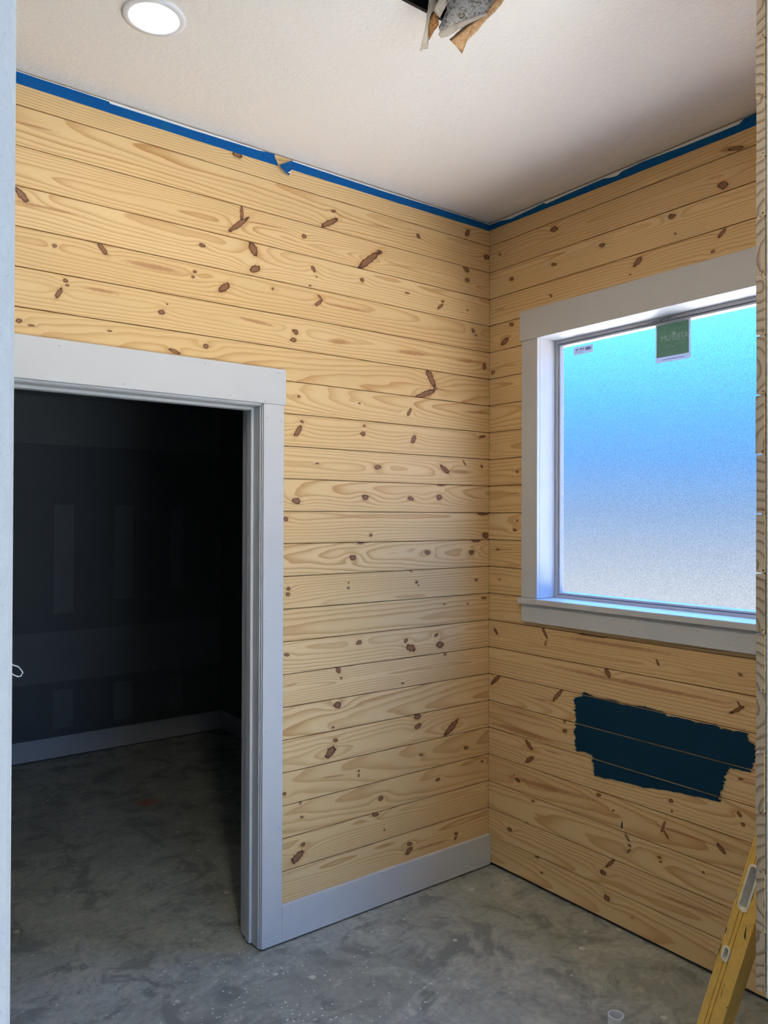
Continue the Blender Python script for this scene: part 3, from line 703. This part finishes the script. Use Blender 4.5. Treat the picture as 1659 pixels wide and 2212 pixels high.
# ================================================================== THINGS
# recessed ceiling lights: one in view, the other an added, unseen fill light towards the hall
LTRIM = white_paint('light_trim', (0.75, 0.76, 0.78), 0.4)
def recessed(lx, ly, strength, label):
    led = tag(empty('recessed_light', (lx, ly, H)), label, 'ceiling light', 'recessed ceiling lights')
    lathe('trim_ring', [(0.086, -0.0005), (0.086, -0.004), (0.083, -0.0065), (0.070, -0.0075), (0.0665, -0.006), (0.0665, -0.0005)], LTRIM, 64, led)
    m, nt, bs, out = new_mat('lit_lens')
    bs.inputs['Base Color'].default_value = (0.9, 0.9, 0.9, 1)
    bs.inputs['Emission Color'].default_value = (1.0, 0.93, 0.83, 1)
    bs.inputs['Emission Strength'].default_value = strength
    lathe('lens', [(0.0, -0.0066), (0.03, -0.0066), (0.055, -0.0064), (0.0662, -0.0055)], m, 64, led)
recessed(-1.839, -0.513, LED_STRENGTH, 'round white recessed ceiling light switched on, above the doorway')
recessed(-1.839, -1.450, FILL_LED_STRENGTH, 'added fill light in a round recessed fitting, out of view near the hall opening')

# painter's tape and the ceiling paint that overran it
def strip(name, bottom, top, mat, yf, th, rot=None, seed=0, jag=0.0):
    rnd = random.Random(seed)
    def dens(L):
        o = []
        for (a, c), (e, f) in zip(L[:-1], L[1:]):
            n = max(1, int(abs(e - a) / 0.03))
            for i in range(n): o.append((a + (e - a) * i / n, c + (f - c) * i / n + rnd.uniform(-jag, jag)))
        o.append(L[-1]); return o
    pts = dens(bottom) + dens(top)[::-1]
    o = prism(name, pts, yf - th, yf, mat)
    if rot is not None: o.rotation_euler = (0, 0, rot)
    return o
ZT = H - 0.006
t1 = strip('painters_tape', [(-3.2, 3.003), (-2.102, 3.0022), (-1.8, 3.0008), (-1.494, 3.0006), (-1.162, 3.001), (-1.152, 2.999)],
           [(-3.2, 3.037), (-2.102, 3.0395), (-1.8, 3.0385), (-1.798, 3.0325), (-1.494, 3.0335), (-1.23, 3.0370), (-1.2, 3.042), (-1.1665, 3.042), (-1.166, 3.030), (-1.160, 3.022), (-1.153, 3.012)], TAPE, -0.0003, 0.0005, None, 1, 0.0002)
tag(t1, 'long strip of blue masking tape along the ceiling over the doorway', 'tape', 'blue tape along the ceiling')
t2 = strip('painters_tape', [(-1.094, 3.0035), (-0.636, 3.0045), (-0.345, 3.006), (-0.0015, 3.009)],
           [(-1.088, 3.0365), (-0.636, 3.0345), (-0.345, 3.038), (-0.05, 3.0395), (-0.0015, 3.038)], TAPE, -0.0003, 0.0005, None, 2, 0.0002)
# the folded, hanging end of that strip
bm = bmesh.new()
CU = [(-1.087, -0.001, 3.041), (-1.118, -0.008, 3.021), (-1.149, -0.014, 3.001), (-1.152, -0.019, 2.992), (-1.133, -0.021, 2.978), (-1.115, -0.020, 2.967), (-1.100, -0.012, 2.990), (-1.089, -0.003, 3.006)]
top = [bm.verts.new(c) for c in CU]; bot = [bm.verts.new((c[0], c[1] + 0.0006, c[2])) for c in CU]
bm.faces.new(top); bm.faces.new(bot[::-1])
for i in range(8): bm.faces.new((top[i], top[(i + 1) % 8], bot[(i + 1) % 8], bot[i]))
bmesh.ops.triangulate(bm, faces=[f for f in bm.faces if len(f.verts) > 4])
link('folded_end', finish(bm, 'folded_end'), TAPE, t2)
bm = bmesh.new()
vs = [bm.verts.new(c) for c in ((-1.093, -0.0085, 3.001), (-1.1005, -0.0135, 2.989), (-1.108, -0.0185, 2.978), (-1.121, -0.0220, 2.9765), (-1.105, -0.0155, 2.9885))]
bm.faces.new(vs); link('paint_smear', finish(bm, 'paint_smear'), OVERPAINT, t2)
tag(t2, 'strip of blue masking tape along the ceiling with a folded hanging end, reaching the corner', 'tape', 'blue tape along the ceiling')
RB = [(0.0015, 3.0125), (0.525, 3.006), (0.941, 3.0025), (1.283, 3.0012), (1.78, 3.001)]
RT = [(0.0015, 3.038), (0.067, 3.037), (0.14, 3.029), (0.335, 3.0395), (0.348, 3.031), (0.439, 3.0345), (0.638, 3.0375), (0.649, 3.0385), (0.700, 3.0285), (0.722, 3.0275), (0.739, 3.036), (0.792, 3.0385), (0.84, 3.0405), (1.018, 3.034), (1.225, 3.032), (1.243, 3.0405), (1.283, 3.042), (1.78, 3.042)]
RT = [(a, c - (0.0025 if 0.1 < a < 1.23 else 0)) for a, c in RT]
t3 = strip('painters_tape', RB, RT, TAPE, -0.0003, 0.0005, -math.pi / 2, 3, 0.0003)
tag(t3, 'ragged-edged strip of blue masking tape along the ceiling above the window', 'tape', 'blue tape along the ceiling')
o = strip('paint_overrun', [(-3.2, 3.035), (-1.798, 3.031), (-1.494, 3.032), (-1.23, 3.0355), (-1.19, ZT - 0.0006)], [(-3.2, ZT), (-1.19, ZT)], OVERPAINT, -0.0001, 0.0003, None, 4, 0.0006)
o.parent = ceiling; o['label'] = 'thin white line of ceiling paint on the wall'
o = strip('paint_overrun', [(-1.087, 3.0355), (-0.636, 3.0335), (-0.345, 3.037), (-0.05, 3.038), (-0.002, 3.037)], [(-1.087, ZT), (-0.002, ZT)], OVERPAINT, -0.0001, 0.0003, None, 5, 0.0006)
o.parent = ceiling; o['label'] = 'thin white line of ceiling paint on the wall'
o = strip('paint_overrun', [(a, c - 0.0015) for a, c in RT], [(0.0015, ZT), (1.78, ZT)], OVERPAINT, -0.0001, 0.0003, -math.pi / 2, 6, 0.0006)
o.parent = ceiling; o['label'] = 'ragged white line of ceiling paint on the wall'

# navy paint sample brushed over four boards
SWATCH = [(0.552, 0.9243), (0.613, 0.912), (0.72, 0.9203), (0.744, 0.9058), (0.842, 0.9212), (0.934, 0.9132), (0.948, 0.9033), (1.005, 0.9065), (1.106, 0.9046), (1.145, 0.911), (1.158, 0.9034), (1.233, 0.9077), (1.266, 0.9003), (1.269, 0.8775), (1.287, 0.8729), (1.29, 0.795), (1.278, 0.7931), (1.269, 0.7575), (1.196, 0.756), (1.192, 0.7402), (1.183, 0.7377), (1.171, 0.6742), (1.164, 0.6604), (1.158, 0.6253), (1.066, 0.6169), (1.005, 0.6149), (0.891, 0.5986), (0.842, 0.5882), (0.769, 0.5878), (0.613, 0.5744), (0.603, 0.5773), (0.596, 0.6561), (0.544, 0.6575), (0.508, 0.6525), (0.497, 0.7505), (0.508, 0.7564), (0.5, 0.8914), (0.543, 0.9028)]
NAVY = swatch_material()
def inside(x, z, poly):
    r = False; n = len(poly)
    for i in range(n):
        (a, c), (e, f) = poly[i], poly[(i + 1) % n]
        if (c > z) != (f > z) and x < (e - a) * (z - c) / (f - c) + a: r = not r
    return r
def edge_dist(x, z, poly):
    best = 9
    n = len(poly)
    for i in range(n):
        (a, c), (e, f) = poly[i], poly[(i + 1) % n]
        dx, dz = e - a, f - c; L2 = dx * dx + dz * dz
        t = max(0, min(1, ((x - a) * dx + (z - c) * dz) / L2)); qx, qz = a + t * dx - x, c + t * dz - z
        best = min(best, qx * qx + qz * qz)
    return math.sqrt(best)
from mathutils import noise as mnoise
swatch = tag(empty('paint_swatch', (0, -0.9, 0.57)), 'dark navy test patch of paint brushed across the boards under the window', 'paint patch')
def swatch_rows():
    st = 0.005
    for k in range(15, 20):
        z0, z1 = ZJ - P * k + 0.0019, ZJ - P * k + P - 0.0019
        nz = 24; bm = bmesh.new(); lay = bm.verts.layers.float.new('rim')
        grid = {}
        nu = int(0.86 / st)
        for i in range(nu + 1):
            for j in range(nz + 1):
                x = 0.47 + i * st; z = z0 + (z1 - z0) * j / nz
                wx = x + 0.012 * mnoise.noise((x * 9, z * 150, 2)) ; wz = z + 0.0045 * mnoise.noise((x * 22, z * 60, 7)) + 0.002 * mnoise.noise((x * 90, 0, 3))
                grid[i, j] = (x, z, wx, wz)
        vd = {}
        def vert(i, j):
            if (i, j) not in vd:
                x, z, wx, wz = grid[i, j]
                v_ = bm.verts.new((-0.0004, -x, z)); d_ = edge_dist(wx, wz, SWATCH)
                v_[lay] = max(0.0, 1.0 - d_ / 0.016); vd[i, j] = v_
            return vd[i, j]
        ins = {key: inside(g[2], g[3], SWATCH) for key, g in grid.items()}
        for i in range(nu):
            for j in range(nz):
                q = [(i, j), (i + 1, j), (i + 1, j + 1), (i, j + 1)]
                if sum(ins[c] for c in q) >= 3: bm.faces.new([vert(*c) for c in q])
        left = set(bm.faces)
        while left:                                  # one part for each separate dab of paint
            isl, todo = set(), [left.pop()]
            while todo:
                f = todo.pop(); isl.add(f)
                for e_ in f.edges:
                    for g_ in e_.link_faces:
                        if g_ in left: left.discard(g_); todo.append(g_)
            if len(isl) < 4: continue
            b2 = bmesh.new(); l2 = b2.verts.layers.float.new('rim'); mp = {}
            for f in isl:
                vv = []
                for v_ in f.verts:
                    if v_ not in mp: mp[v_] = b2.verts.new(v_.co); mp[v_][l2] = v_[lay]
                    vv.append(mp[v_])
                b2.faces.new(vv)
            yield finish(b2, 'brushed_paint')
        bm.free()
for me in swatch_rows():
    o = link('brushed_paint', me, NAVY, swatch); o.matrix_parent_inverse = Matrix.Translation((0, 0.9, -0.57))
o = prism('paint_drip', [(0.7405, 0.410), (0.7415, 0.425), (0.745, 0.4367), (0.7485, 0.428), (0.7475, 0.4105), (0.7435, 0.404)], -0.0006, -0.0002, NAVY, None)
o.rotation_euler = (0, 0, -math.pi / 2)
tag(o, 'single small blue drip of paint below the navy patch', 'paint drip')

# stickers on the window pane (printed side outward, so the lettering reads mirrored from here)
def text_mesh(txt, size, align='CENTER'):
    cu = bpy.data.curves.new('txt', 'FONT'); cu.body = txt; cu.size = size; cu.align_x = align; cu.extrude = 0.0001
    ob = bpy.data.objects.new('txt', cu); COL.objects.link(ob)
    dg = bpy.context.evaluated_depsgraph_get(); dg.update()
    me = bpy.data.meshes.new_from_object(ob.evaluated_get(dg)); bpy.data.objects.remove(ob); bpy.data.curves.remove(cu)
    return me
SX = GX - 0.0012
GREEN = backlit('green_label_print', (0.46, 0.66, 0.46), 0.75)
PAPER = backlit('white_label_paper', (0.62, 0.66, 0.72), 0.45, 0.08)
INK = simple('label_ink', (0.06, 0.07, 0.08), 0.7)
LETTER = backlit('pale_lettering', (0.92, 0.94, 0.94), 0.7, 0.05)
sy0, sy1, sz0, sz1 = -0.974, -0.821, 2.262, 2.4195
st_ = tag(empty('window_label', (SX, (sy0 + sy1) / 2, sz0)), 'green label with mirrored ATRIUM lettering at the top of the frosted pane', 'label')
def onpane(name, y0, y1, z0, z1, off, mat, par):
    o = boxes(name, [(-off - 0.0003, -off, y0, y1, z0, z1)], mat, par); return o
w2 = (sy1 - sy0) / 2; hh = sz1 - sz0
onpane('paper', -w2, w2, 0, hh, 0.0, PAPER, st_)
onpane('green_print', -w2 + 0.008, w2 - 0.005, 0.022, hh - 0.008, 0.0004, GREEN, st_)
def lettering(txt, size, y, z, par, mat, off=0.0009, sq=1.0):
    me = text_mesh(txt, size)
    o = link('lettering', me, mat, par)
    # text +x towards world +y: seen from inside the room it reads mirrored
    o.matrix_local = Matrix(((0, 0, -1, -off), (sq, 0, 0, y), (0, 1, 0, z), (0, 0, 0, 1)))
    return o
lettering('ATR', 0.034, -0.0405, 0.083, st_, LETTER, sq=0.80)
lettering('UM', 0.034, 0.0300, 0.083, st_, LETTER, sq=0.92)
bm = bmesh.new()     # house-shaped I of the logo: small frame under a gable
for a in ((0.0005, 0.0025, 0.083, 0.104), (-0.0125, -0.0105, 0.083, 0.104), (-0.0105, 0.0005, 0.083, 0.0845), (-0.0105, 0.0005, 0.102, 0.104), (-0.0058, -0.0045, 0.0845, 0.102), (-0.0105, 0.0005, 0.0925, 0.0938)):
    box_bm(bm, -0.0012, -0.0009, a[0], a[1], a[2], a[3])
vv = [bm.verts.new((-0.0012, y, z)) for y, z in ((-0.014, 0.1055), (0.004, 0.1055), (0.0015, 0.111), (-0.005, 0.1165), (-0.0115, 0.111))]
bm.faces.new(vv)
link('logo_house', finish(bm, 'logo_house'), LETTER, st_)
boxes('small_print', [(-0.0012, -0.0009, -0.055, -0.020, 0.0775, 0.0785), (-0.0012, -0.0009, -0.055, -0.010, 0.0655, 0.0665), (-0.0012, -0.0009, 0.004, 0.040, 0.066, 0.067),
                      (-0.0012, -0.0009, -0.01, 0.035, 0.058, 0.059)], LETTER, st_)['kind'] = 'stuff'
boxes('foot_print', [(-0.0010, -0.0006, -0.05 + i * 0.011, -0.05 + i * 0.011 + 0.008, 0.009, 0.0115) for i in range(9)], simple('purple_ink', (0.20, 0.16, 0.30), 0.7), st_)['kind'] = 'stuff'
s2 = tag(empty('barcode_label', (SX, -0.463, 2.3625)), 'small white barcode label in the upper left of the pane', 'label')
onpane('paper', -0.052, 0.052, 0, 0.034, 0.0, PAPER, s2)
bm = bmesh.new(); rb = random.Random(5); y = -0.012
while y > -0.043:
    w = rb.choice([0.0006, 0.0011, 0.0017]); box_bm(bm, -0.0008, -0.0004, y - w, y, 0.013, 0.026); y -= w + rb.choice([0.0007, 0.0012])
link('barcode', finish(bm, 'barcode'), INK, s2)['kind'] = 'stuff'
bm = bmesh.new()
for (a, c, z0, z1) in ((0.008, 0.020, 0.021, 0.0235), (0.006, 0.018, 0.024, 0.0255), (-0.004, 0.003, 0.019, 0.0245), (0.004, 0.013, 0.015, 0.017), (0.016, 0.023, 0.010, 0.0126), (0.028, 0.034, 0.020, 0.0255), (0.036, 0.040, 0.016, 0.024),
                       (0.027, 0.046, 0.0085, 0.0095), (-0.004, 0.024, 0.004, 0.005), (-0.040, -0.034, 0.006, 0.0072)):
    box_bm(bm, -0.0008, -0.0004, a, c, z0, z1)
link('printed_lines', finish(bm, 'printed_lines'), INK, s2)['kind'] = 'stuff'
s3 = tag(empty('frame_label', (0.0990, -0.86, WZ1 - 0.017)), 'narrow printed strip label on the top rail of the window frame', 'label')
boxes('paper', [(-0.0004, -0.0001, -0.055, 0.06, -0.001, 0.012)], PAPER, s3)
boxes('printed_lines', [(-0.0008, -0.0005, a, a + w, z, z + 0.002) for a, w, z in ((-0.04, 0.02, 0.008), (-0.015, 0.03, 0.006), (0.02, 0.025, 0.004), (-0.03, 0.012, 0.003), (0.0, 0.015, 0.002))], INK, s3)['kind'] = 'stuff'

# ------------------------------------------------------------------ open duct in the ceiling with torn insulation
vent = tag(empty('exhaust_duct', ((HX0 + HX1) / 2, (HY0 + HY1) / 2, H)), 'torn foil and tan fibre insulation hanging from an open black ceiling vent box', 'duct')
BLACK = simple('black_sheet_metal', (0.012, 0.013, 0.014), 0.35, 0.3, 60.0, 0.4)
vo = Vector(vent.location)
def vbox(name, bl, mat):
    bm = bmesh.new()
    for b_ in bl: box_bm(bm, b_[0] - vo.x, b_[1] - vo.x, b_[2] - vo.y, b_[3] - vo.y, b_[4] - vo.z, b_[5] - vo.z)
    return link(name, finish(bm, name), mat, vent)
vbox('housing', [(HX0, HX0 + 0.002, HY0, HY1, H - 0.004, H + 0.25), (HX1 - 0.002, HX1, HY0, HY1, H - 0.004, H + 0.25), (HX0, HX1, HY0, HY0 + 0.002, H - 0.004, H + 0.25),
                 (HX0, HX1, HY1 - 0.002, HY1, H - 0.004, H + 0.25), (HX0, HX1, HY0, HY1, H + 0.248, H + 0.25)], BLACK)
vbox('lip', [(HX0 - 0.004, HX1 + 0.004, HY1 - 0.004, HY1 + 0.006, H - 0.006, H - 0.0005), (HX0 - 0.004, HX1 + 0.004, HY0 - 0.006, HY0 + 0.004, H - 0.006, H - 0.0005),
             (HX0 - 0.006, HX0 + 0.004, HY0, HY1, H - 0.006, H - 0.0005), (HX1 - 0.004, HX1 + 0.006, HY0, HY1, H - 0.006, H - 0.0005)], BLACK)
def mottled(name, a, b_, c, sc, rough=0.7, metal=0.0, lo=0.45, hi=0.6):
    m, nt, bs, out = new_mat(name)
    n = nt.noise(nt.coord(), sc, 4.0, 0.65, 0.8); n2 = nt.noise(nt.coord(), sc * 3.1, 2.0)
    col = nt.mix(nt.smooth(n, lo, hi), a, b_); col = nt.mix(nt.smooth(n2, 0.56, 0.7), col, c)
    setc(nt, bs, col, rough, nt.bump(n2, 0.5, 0.002), nt.mul(nt.smooth(n, lo, hi, 1.0, 0.0), metal))
    return m
FOIL = mottled('torn_foil_facing', (0.50, 0.48, 0.45), (0.15, 0.105, 0.075), (0.32, 0.25, 0.19), 75.0, 0.45, 0.2, 0.50, 0.62)
FIBRE = mottled('tan_fibre', (0.50, 0.30, 0.15), (0.38, 0.205, 0.085), (0.58, 0.42, 0.28), 60.0, 0.95)
ORANGE = mottled('orange_fibre', (0.36, 0.17, 0.045), (0.22, 0.095, 0.03), (0.05, 0.03, 0.015), 70.0, 0.95)
KRAFT = mottled('grey_kraft_paper', (0.40, 0.345, 0.285), (0.33, 0.28, 0.23), (0.45, 0.40, 0.34), 25.0, 0.75)
VX, VH = Vector((math.cos(YAW), -math.sin(YAW), 0)), Vector((math.sin(YAW), math.cos(YAW), 0))
VQ = Vector((-1.24, -1.13, 0))
def flap(name, pts, mat, curl=0.0, off=0.0, th=0.0016, sub=3):
    """torn sheet: outline in (sideways, height) metres about the vent, curled in depth"""
    bm = bmesh.new()
    vs = [bm.verts.new((a, 0, c)) for a, c in pts]
    bm.faces.new(vs); bmesh.ops.triangulate(bm, faces=bm.faces[:])
    bmesh.ops.subdivide_edges(bm, edges=bm.edges[:], cuts=sub, use_grid_fill=True)
    bmesh.ops.triangulate(bm, faces=bm.faces[:])
    ca = sum(p[0] for p in pts) / len(pts); cz = sum(p[1] for p in pts) / len(pts)
    for v_ in bm.verts:
        a, _, c = v_.co
        d = off + curl * ((a - ca) ** 2) * 14 + 0.35 * curl * (c - cz) * 1.2 + 0.004 * mnoise.noise((a * 35, c * 35, off * 50))
        a2 = a + 0.0012 * mnoise.noise((a * 160, c * 160, 3)); c2 = c + 0.0014 * mnoise.noise((a * 170, c * 150, 9))
        w = VQ + VX * a2 + VH * d
        v_.co = (w.x - vo.x, w.y - vo.y, min(c2, H - 0.002) - vo.z)
    me = finish(bm, name, True)
    o = link(name, me, mat, vent)
    md = o.modifiers.new('sheet', 'SOLIDIFY'); md.thickness = th; md.offset = 0
    return o
flap('torn_strip', [(-0.0815, 3.0601), (-0.0649, 3.0602), (-0.0675, 3.0046), (-0.0684, 2.9916), (-0.0794, 2.9749), (-0.0849, 2.9638), (-0.0874, 2.9378), (-0.0893, 2.8786), (-0.0994, 2.8782), (-0.1105, 2.8726), (-0.1041, 2.9007), (-0.0968, 2.9341), (-0.0914, 2.9748), (-0.0887, 2.9915)], KRAFT, 0.07, -0.004)
flap('fibre_tuft', [(-0.0758, 2.9842), (-0.0647, 2.9749), (-0.0591, 2.9564), (-0.06, 2.9481), (-0.0719, 2.9342), (-0.0857, 2.9091), (-0.0871, 2.9378), (-0.0868, 2.9656)], ORANGE, -0.07, 0.006)
flap('paper_strip', [(-0.0502, 3.0602), (-0.0133, 3.0603), (-0.0242, 3.0121), (-0.038, 2.9917), (-0.049, 2.9713), (-0.0587, 2.949), (-0.0674, 2.9583), (-0.0757, 2.9684), (-0.0675, 2.9897), (-0.0574, 3.012)], KRAFT, 0.11, -0.022)
flap('foil_flap', [(-0.0354, 3.0603), (0.1195, 3.0608), (0.1031, 3.0125), (0.0902, 2.9921), (0.0773, 2.9773), (0.0442, 2.9605), (-0.0019, 2.9381), (-0.0314, 2.9306), (-0.0553, 2.925), (-0.0591, 2.949), (-0.0481, 2.9731), (-0.0389, 2.9917)], FOIL, 0.18, 0.004)
flap('folded_paper', [(0.0801, 2.9847), (0.0773, 2.9745), (0.035, 2.953), (-0.0019, 2.9325), (-0.0313, 2.9121), (-0.0405, 2.9093), (-0.0543, 2.9055), (-0.0618, 2.9157), (-0.0553, 2.925), (-0.0332, 2.9371), (-0.0019, 2.9483), (0.0441, 2.9679)], KRAFT, 0.09, -0.01)
flap('fibre_flap', [(0.1343, 3.0608), (0.1104, 3.0126), (0.1049, 3.0014), (0.0773, 2.9717), (0.0424, 2.9308), (0.0111, 2.8993), (0.0016, 2.8705), (-0.0313, 2.9121), (-0.0092, 2.9307), (0.0349, 2.9586), (0.0718, 2.9846), (0.0938, 3.0199), (0.1159, 3.0608)], FIBRE, 0.11, -0.001)

# ------------------------------------------------------------------ pipe stub in the slab
PVC = simple('white_pvc', (0.62, 0.64, 0.65), 0.35, 0.05, 12.0)
pipe = lathe('drain_pipe', [(0.0242, 0.0), (0.0242, 0.1355), (0.0236, 0.137), (0.0208, 0.137), (0.0202, 0.1355), (0.0202, 0.0)], PVC, 40, None, (-0.640, -1.182, 0.0), True, True)
tag(pipe, 'short white plastic drain pipe standing open out of the concrete floor', 'pipe')
for p_ in pipe.data.polygons:
    if abs(p_.normal.z) > 0.5: p_.use_smooth = False

# ------------------------------------------------------------------ yellow spirit level leaning on the partition
YEL = mottled('scuffed_yellow_paint', (0.80, 0.49, 0.10), (0.75, 0.45, 0.08), (0.66, 0.40, 0.10), 30.0, 0.42, 0.0, 0.40, 0.7)
YEL2 = mottled('worn_yellow_ridges', (0.50, 0.30, 0.05), (0.47, 0.27, 0.035), (0.36, 0.20, 0.04), 40.0, 0.5, 0.0, 0.40, 0.7)
CREAM = simple('cream_plastic', (0.80, 0.74, 0.58), 0.45, 0.15, 50.0)
DIRT = simple('black_scuff', (0.05, 0.045, 0.03), 0.8)
LW, LT, LL = 0.062, 0.039, 0.985
level = tag(empty('spirit_level', (0, 0, 0)), 'yellow spirit level with a hand slot, leaning against the boarded partition on the right', 'spirit level')
def cutter(zc, yc, hl, hw):
    bm = bmesh.new(); n = 10
    pts = []
    for k in range(n + 1): a = math.pi * k / n; pts.append((yc + hw * math.cos(a), zc + (hl - hw) + hw * math.sin(a)))
    for k in range(n + 1): a = math.pi + math.pi * k / n; pts.append((yc + hw * math.cos(a), zc - (hl - hw) + hw * math.sin(a)))
    A = [bm.verts.new((-0.1, y, z)) for y, z in pts]; B = [bm.verts.new((0.1, y, z)) for y, z in pts]
    bm.faces.new(A); bm.faces.new(B[::-1])
    for i in range(len(pts)): bm.faces.new((A[i], A[(i + 1) % len(pts)], B[(i + 1) % len(pts)], B[i]))
    o = bpy.data.objects.new('cut', finish(bm, 'cut')); COL.objects.link(o); return o, pts
# beam profile (thickness x, width y) with shallow lengthwise grooves on both wide faces
ys = [0.0, 0.004, 0.005, 0.0165, 0.0175, 0.0190, 0.0270, 0.0280, 0.0295, 0.0370, 0.0380, LW]
dp = [0.0, 0.0, 0.0008, 0.0008, 0.0038, 0.0008, 0.0008, 0.0038, 0.0008, 0.0008, 0.0, 0.0]
prof = [(LT / 2 - d, y) for y, d in zip(ys, dp)] + [(-LT / 2 + d, y) for y, d in list(zip(ys, dp))[::-1]]
bm = bmesh.new()
A = [bm.verts.new((x, y, 0.004)) for x, y in prof]; B = [bm.verts.new((x, y, LL - 0.004)) for x, y in prof]
bm.faces.new(A[::-1]); bm.faces.new(B)
for i in range(len(prof)): bm.faces.new((A[i], A[(i + 1) % len(prof)], B[(i + 1) % len(prof)], B[i]))
bmesh.ops.triangulate(bm, faces=[f for f in bm.faces if len(f.verts) > 4])
beam = link('beam', finish(bm, 'beam'), YEL, level)
SLOTS = [(0.812, 0.0235, 0.0600, 0.0140), (0.629, 0.0178, 0.0195, 0.0098), (0.16, 0.031, 0.022, 0.012)]
rims = []
for s_ in SLOTS:
    c, pts = cutter(*s_)
    md = beam.modifiers.new('cut', 'BOOLEAN'); md.operation = 'DIFFERENCE'; md.object = c; md.solver = 'EXACT'; rims.append((c, s_))
dg = bpy.context.evaluated_depsgraph_get(); dg.update()
me2 = bpy.data.meshes.new_from_object(beam.evaluated_get(dg)); beam.modifiers.clear(); beam.data = me2
for c, s_ in rims:
    bpy.data.objects.remove(c)
    zc, yc, hl, hw = s_; n = 10; th = 0.0050; bm = bmesh.new(); loops = []
    for rr, x in ((0.0, LT / 2 + 0.0012), (th, LT / 2 + 0.0012), (th, -LT / 2 - 0.0012), (0.0, -LT / 2 - 0.0012)):
        r_ = hw - rr + 0.0006; lp = []
        for k in range(n + 1): a = math.pi * k / n; lp.append(bm.verts.new((x, yc + r_ * math.cos(a), zc + (hl - hw) + r_ * math.sin(a))))
        for k in range(n + 1): a = math.pi + math.pi * k / n; lp.append(bm.verts.new((x, yc + r_ * math.cos(a), zc - (hl - hw) + r_ * math.sin(a))))
        loops.append(lp)
    for q in range(4):
        a, c2 = loops[q], loops[(q + 1) % 4]
        for k in range(len(a)): bm.faces.new((a[k], a[(k + 1) % len(a)], c2[(k + 1) % len(a)], c2[k]))
    nm = 'hand_slot_rim' if hl > 0.05 else 'vial_rim'
    link(nm, finish(bm, nm), CREAM, level)
VIAL = simple('vial_tube', (0.50, 0.52, 0.36), 0.2, 0.1)
for zc, yc, hl, hw in SLOTS[1:]:
    a = Vector((0, yc - hw * 0.75, zc + hw * 0.75)); b_ = Vector((0, yc + hw * 0.75, zc - hw * 0.75))
    tube('vial', [a, b_], 0.0032, VIAL, level, 12)
for z0, z1 in ((0.0, 0.005), (LL - 0.005, LL)):
    bm = bmesh.new(); box_bm(bm, -LT / 2 - 0.0005, LT / 2 + 0.0005, -0.0005, LW + 0.0005, z0, z1, 0.001)
    link('end_cap', finish(bm, 'end_cap'), DIRT, level)
bm = bmesh.new(); rs = random.Random(8)
for k in range(16):        # chipped paint along the edges
    z = rs.uniform(0.3, 0.92); y = rs.choice([0.0, LW, LW * 0.62]) ; l = rs.uniform(0.003, 0.014); w = rs.uniform(0.0006, 0.0016)
    x = LT / 2 + 0.0003
    y = min(max(y, w), LW - w)
    vv = [bm.verts.new((x, y + w * math.cos(a) * rs.uniform(0.6, 1), z + l * math.sin(a))) for a in [i * math.pi / 4 for i in range(8)]]
    bm.faces.new(vv)
vv = [bm.verts.new((LT / 2 + 0.0003, y, z)) for y, z in ((0.046, 0.735), (0.0475, 0.722), (0.052, 0.705), (0.0525, 0.697), (0.0475, 0.702), (0.0455, 0.718))]
bm.faces.new(vv)
o = link('scuff_marks', finish(bm, 'scuff_marks'), DIRT, level); o['kind'] = 'stuff'
T_ = Vector((0, -0.27547, 0.96131)); X_ = Vector((-1, 0, 0))
phi = math.radians(-14)
X_ = (Matrix.Rotation(phi, 3, T_) @ X_); Y_ = T_.cross(X_)
Mx = Matrix((X_, Y_, T_)).transposed().to_4x4()
# north edge of the camera-side wide face passes through the base point; lift so the low corner meets the slab
corner = Vector((-0.880, -1.4692, 0.0)) - X_ * (LT / 2)
low = min((Mx.to_3x3() @ Vector((sx * (LT / 2 + 0.0005), y, 0.0))).z for sx in (-1, 1) for y in (-0.0005, LW + 0.0005))
lift = -(low + corner.z) / T_.z
Mx.translation = corner + T_ * lift
level.matrix_world = Mx

# ------------------------------------------------------------------ wire loop sticking out of the wall end
WIRE = [(-2.500, 1.523), (-2.490, 1.519), (-2.484, 1.5151), (-2.482, 1.5106), (-2.478, 1.5072), (-2.474, 1.5056), (-2.4715, 1.5023), (-2.470, 1.4995), (-2.4715, 1.4968), (-2.4740, 1.4962), (-2.478, 1.4984), (-2.484, 1.5041), (-2.490, 1.509), (-2.500, 1.514)]
o = tube('wire_loop', [(x, -1.86, z) for x, z in WIRE], 0.0006, simple('thin_grey_wire', (0.40, 0.43, 0.46), 0.4), None, 8)
tag(o, 'thin pale wire loop poking out past the left wall end', 'wire')
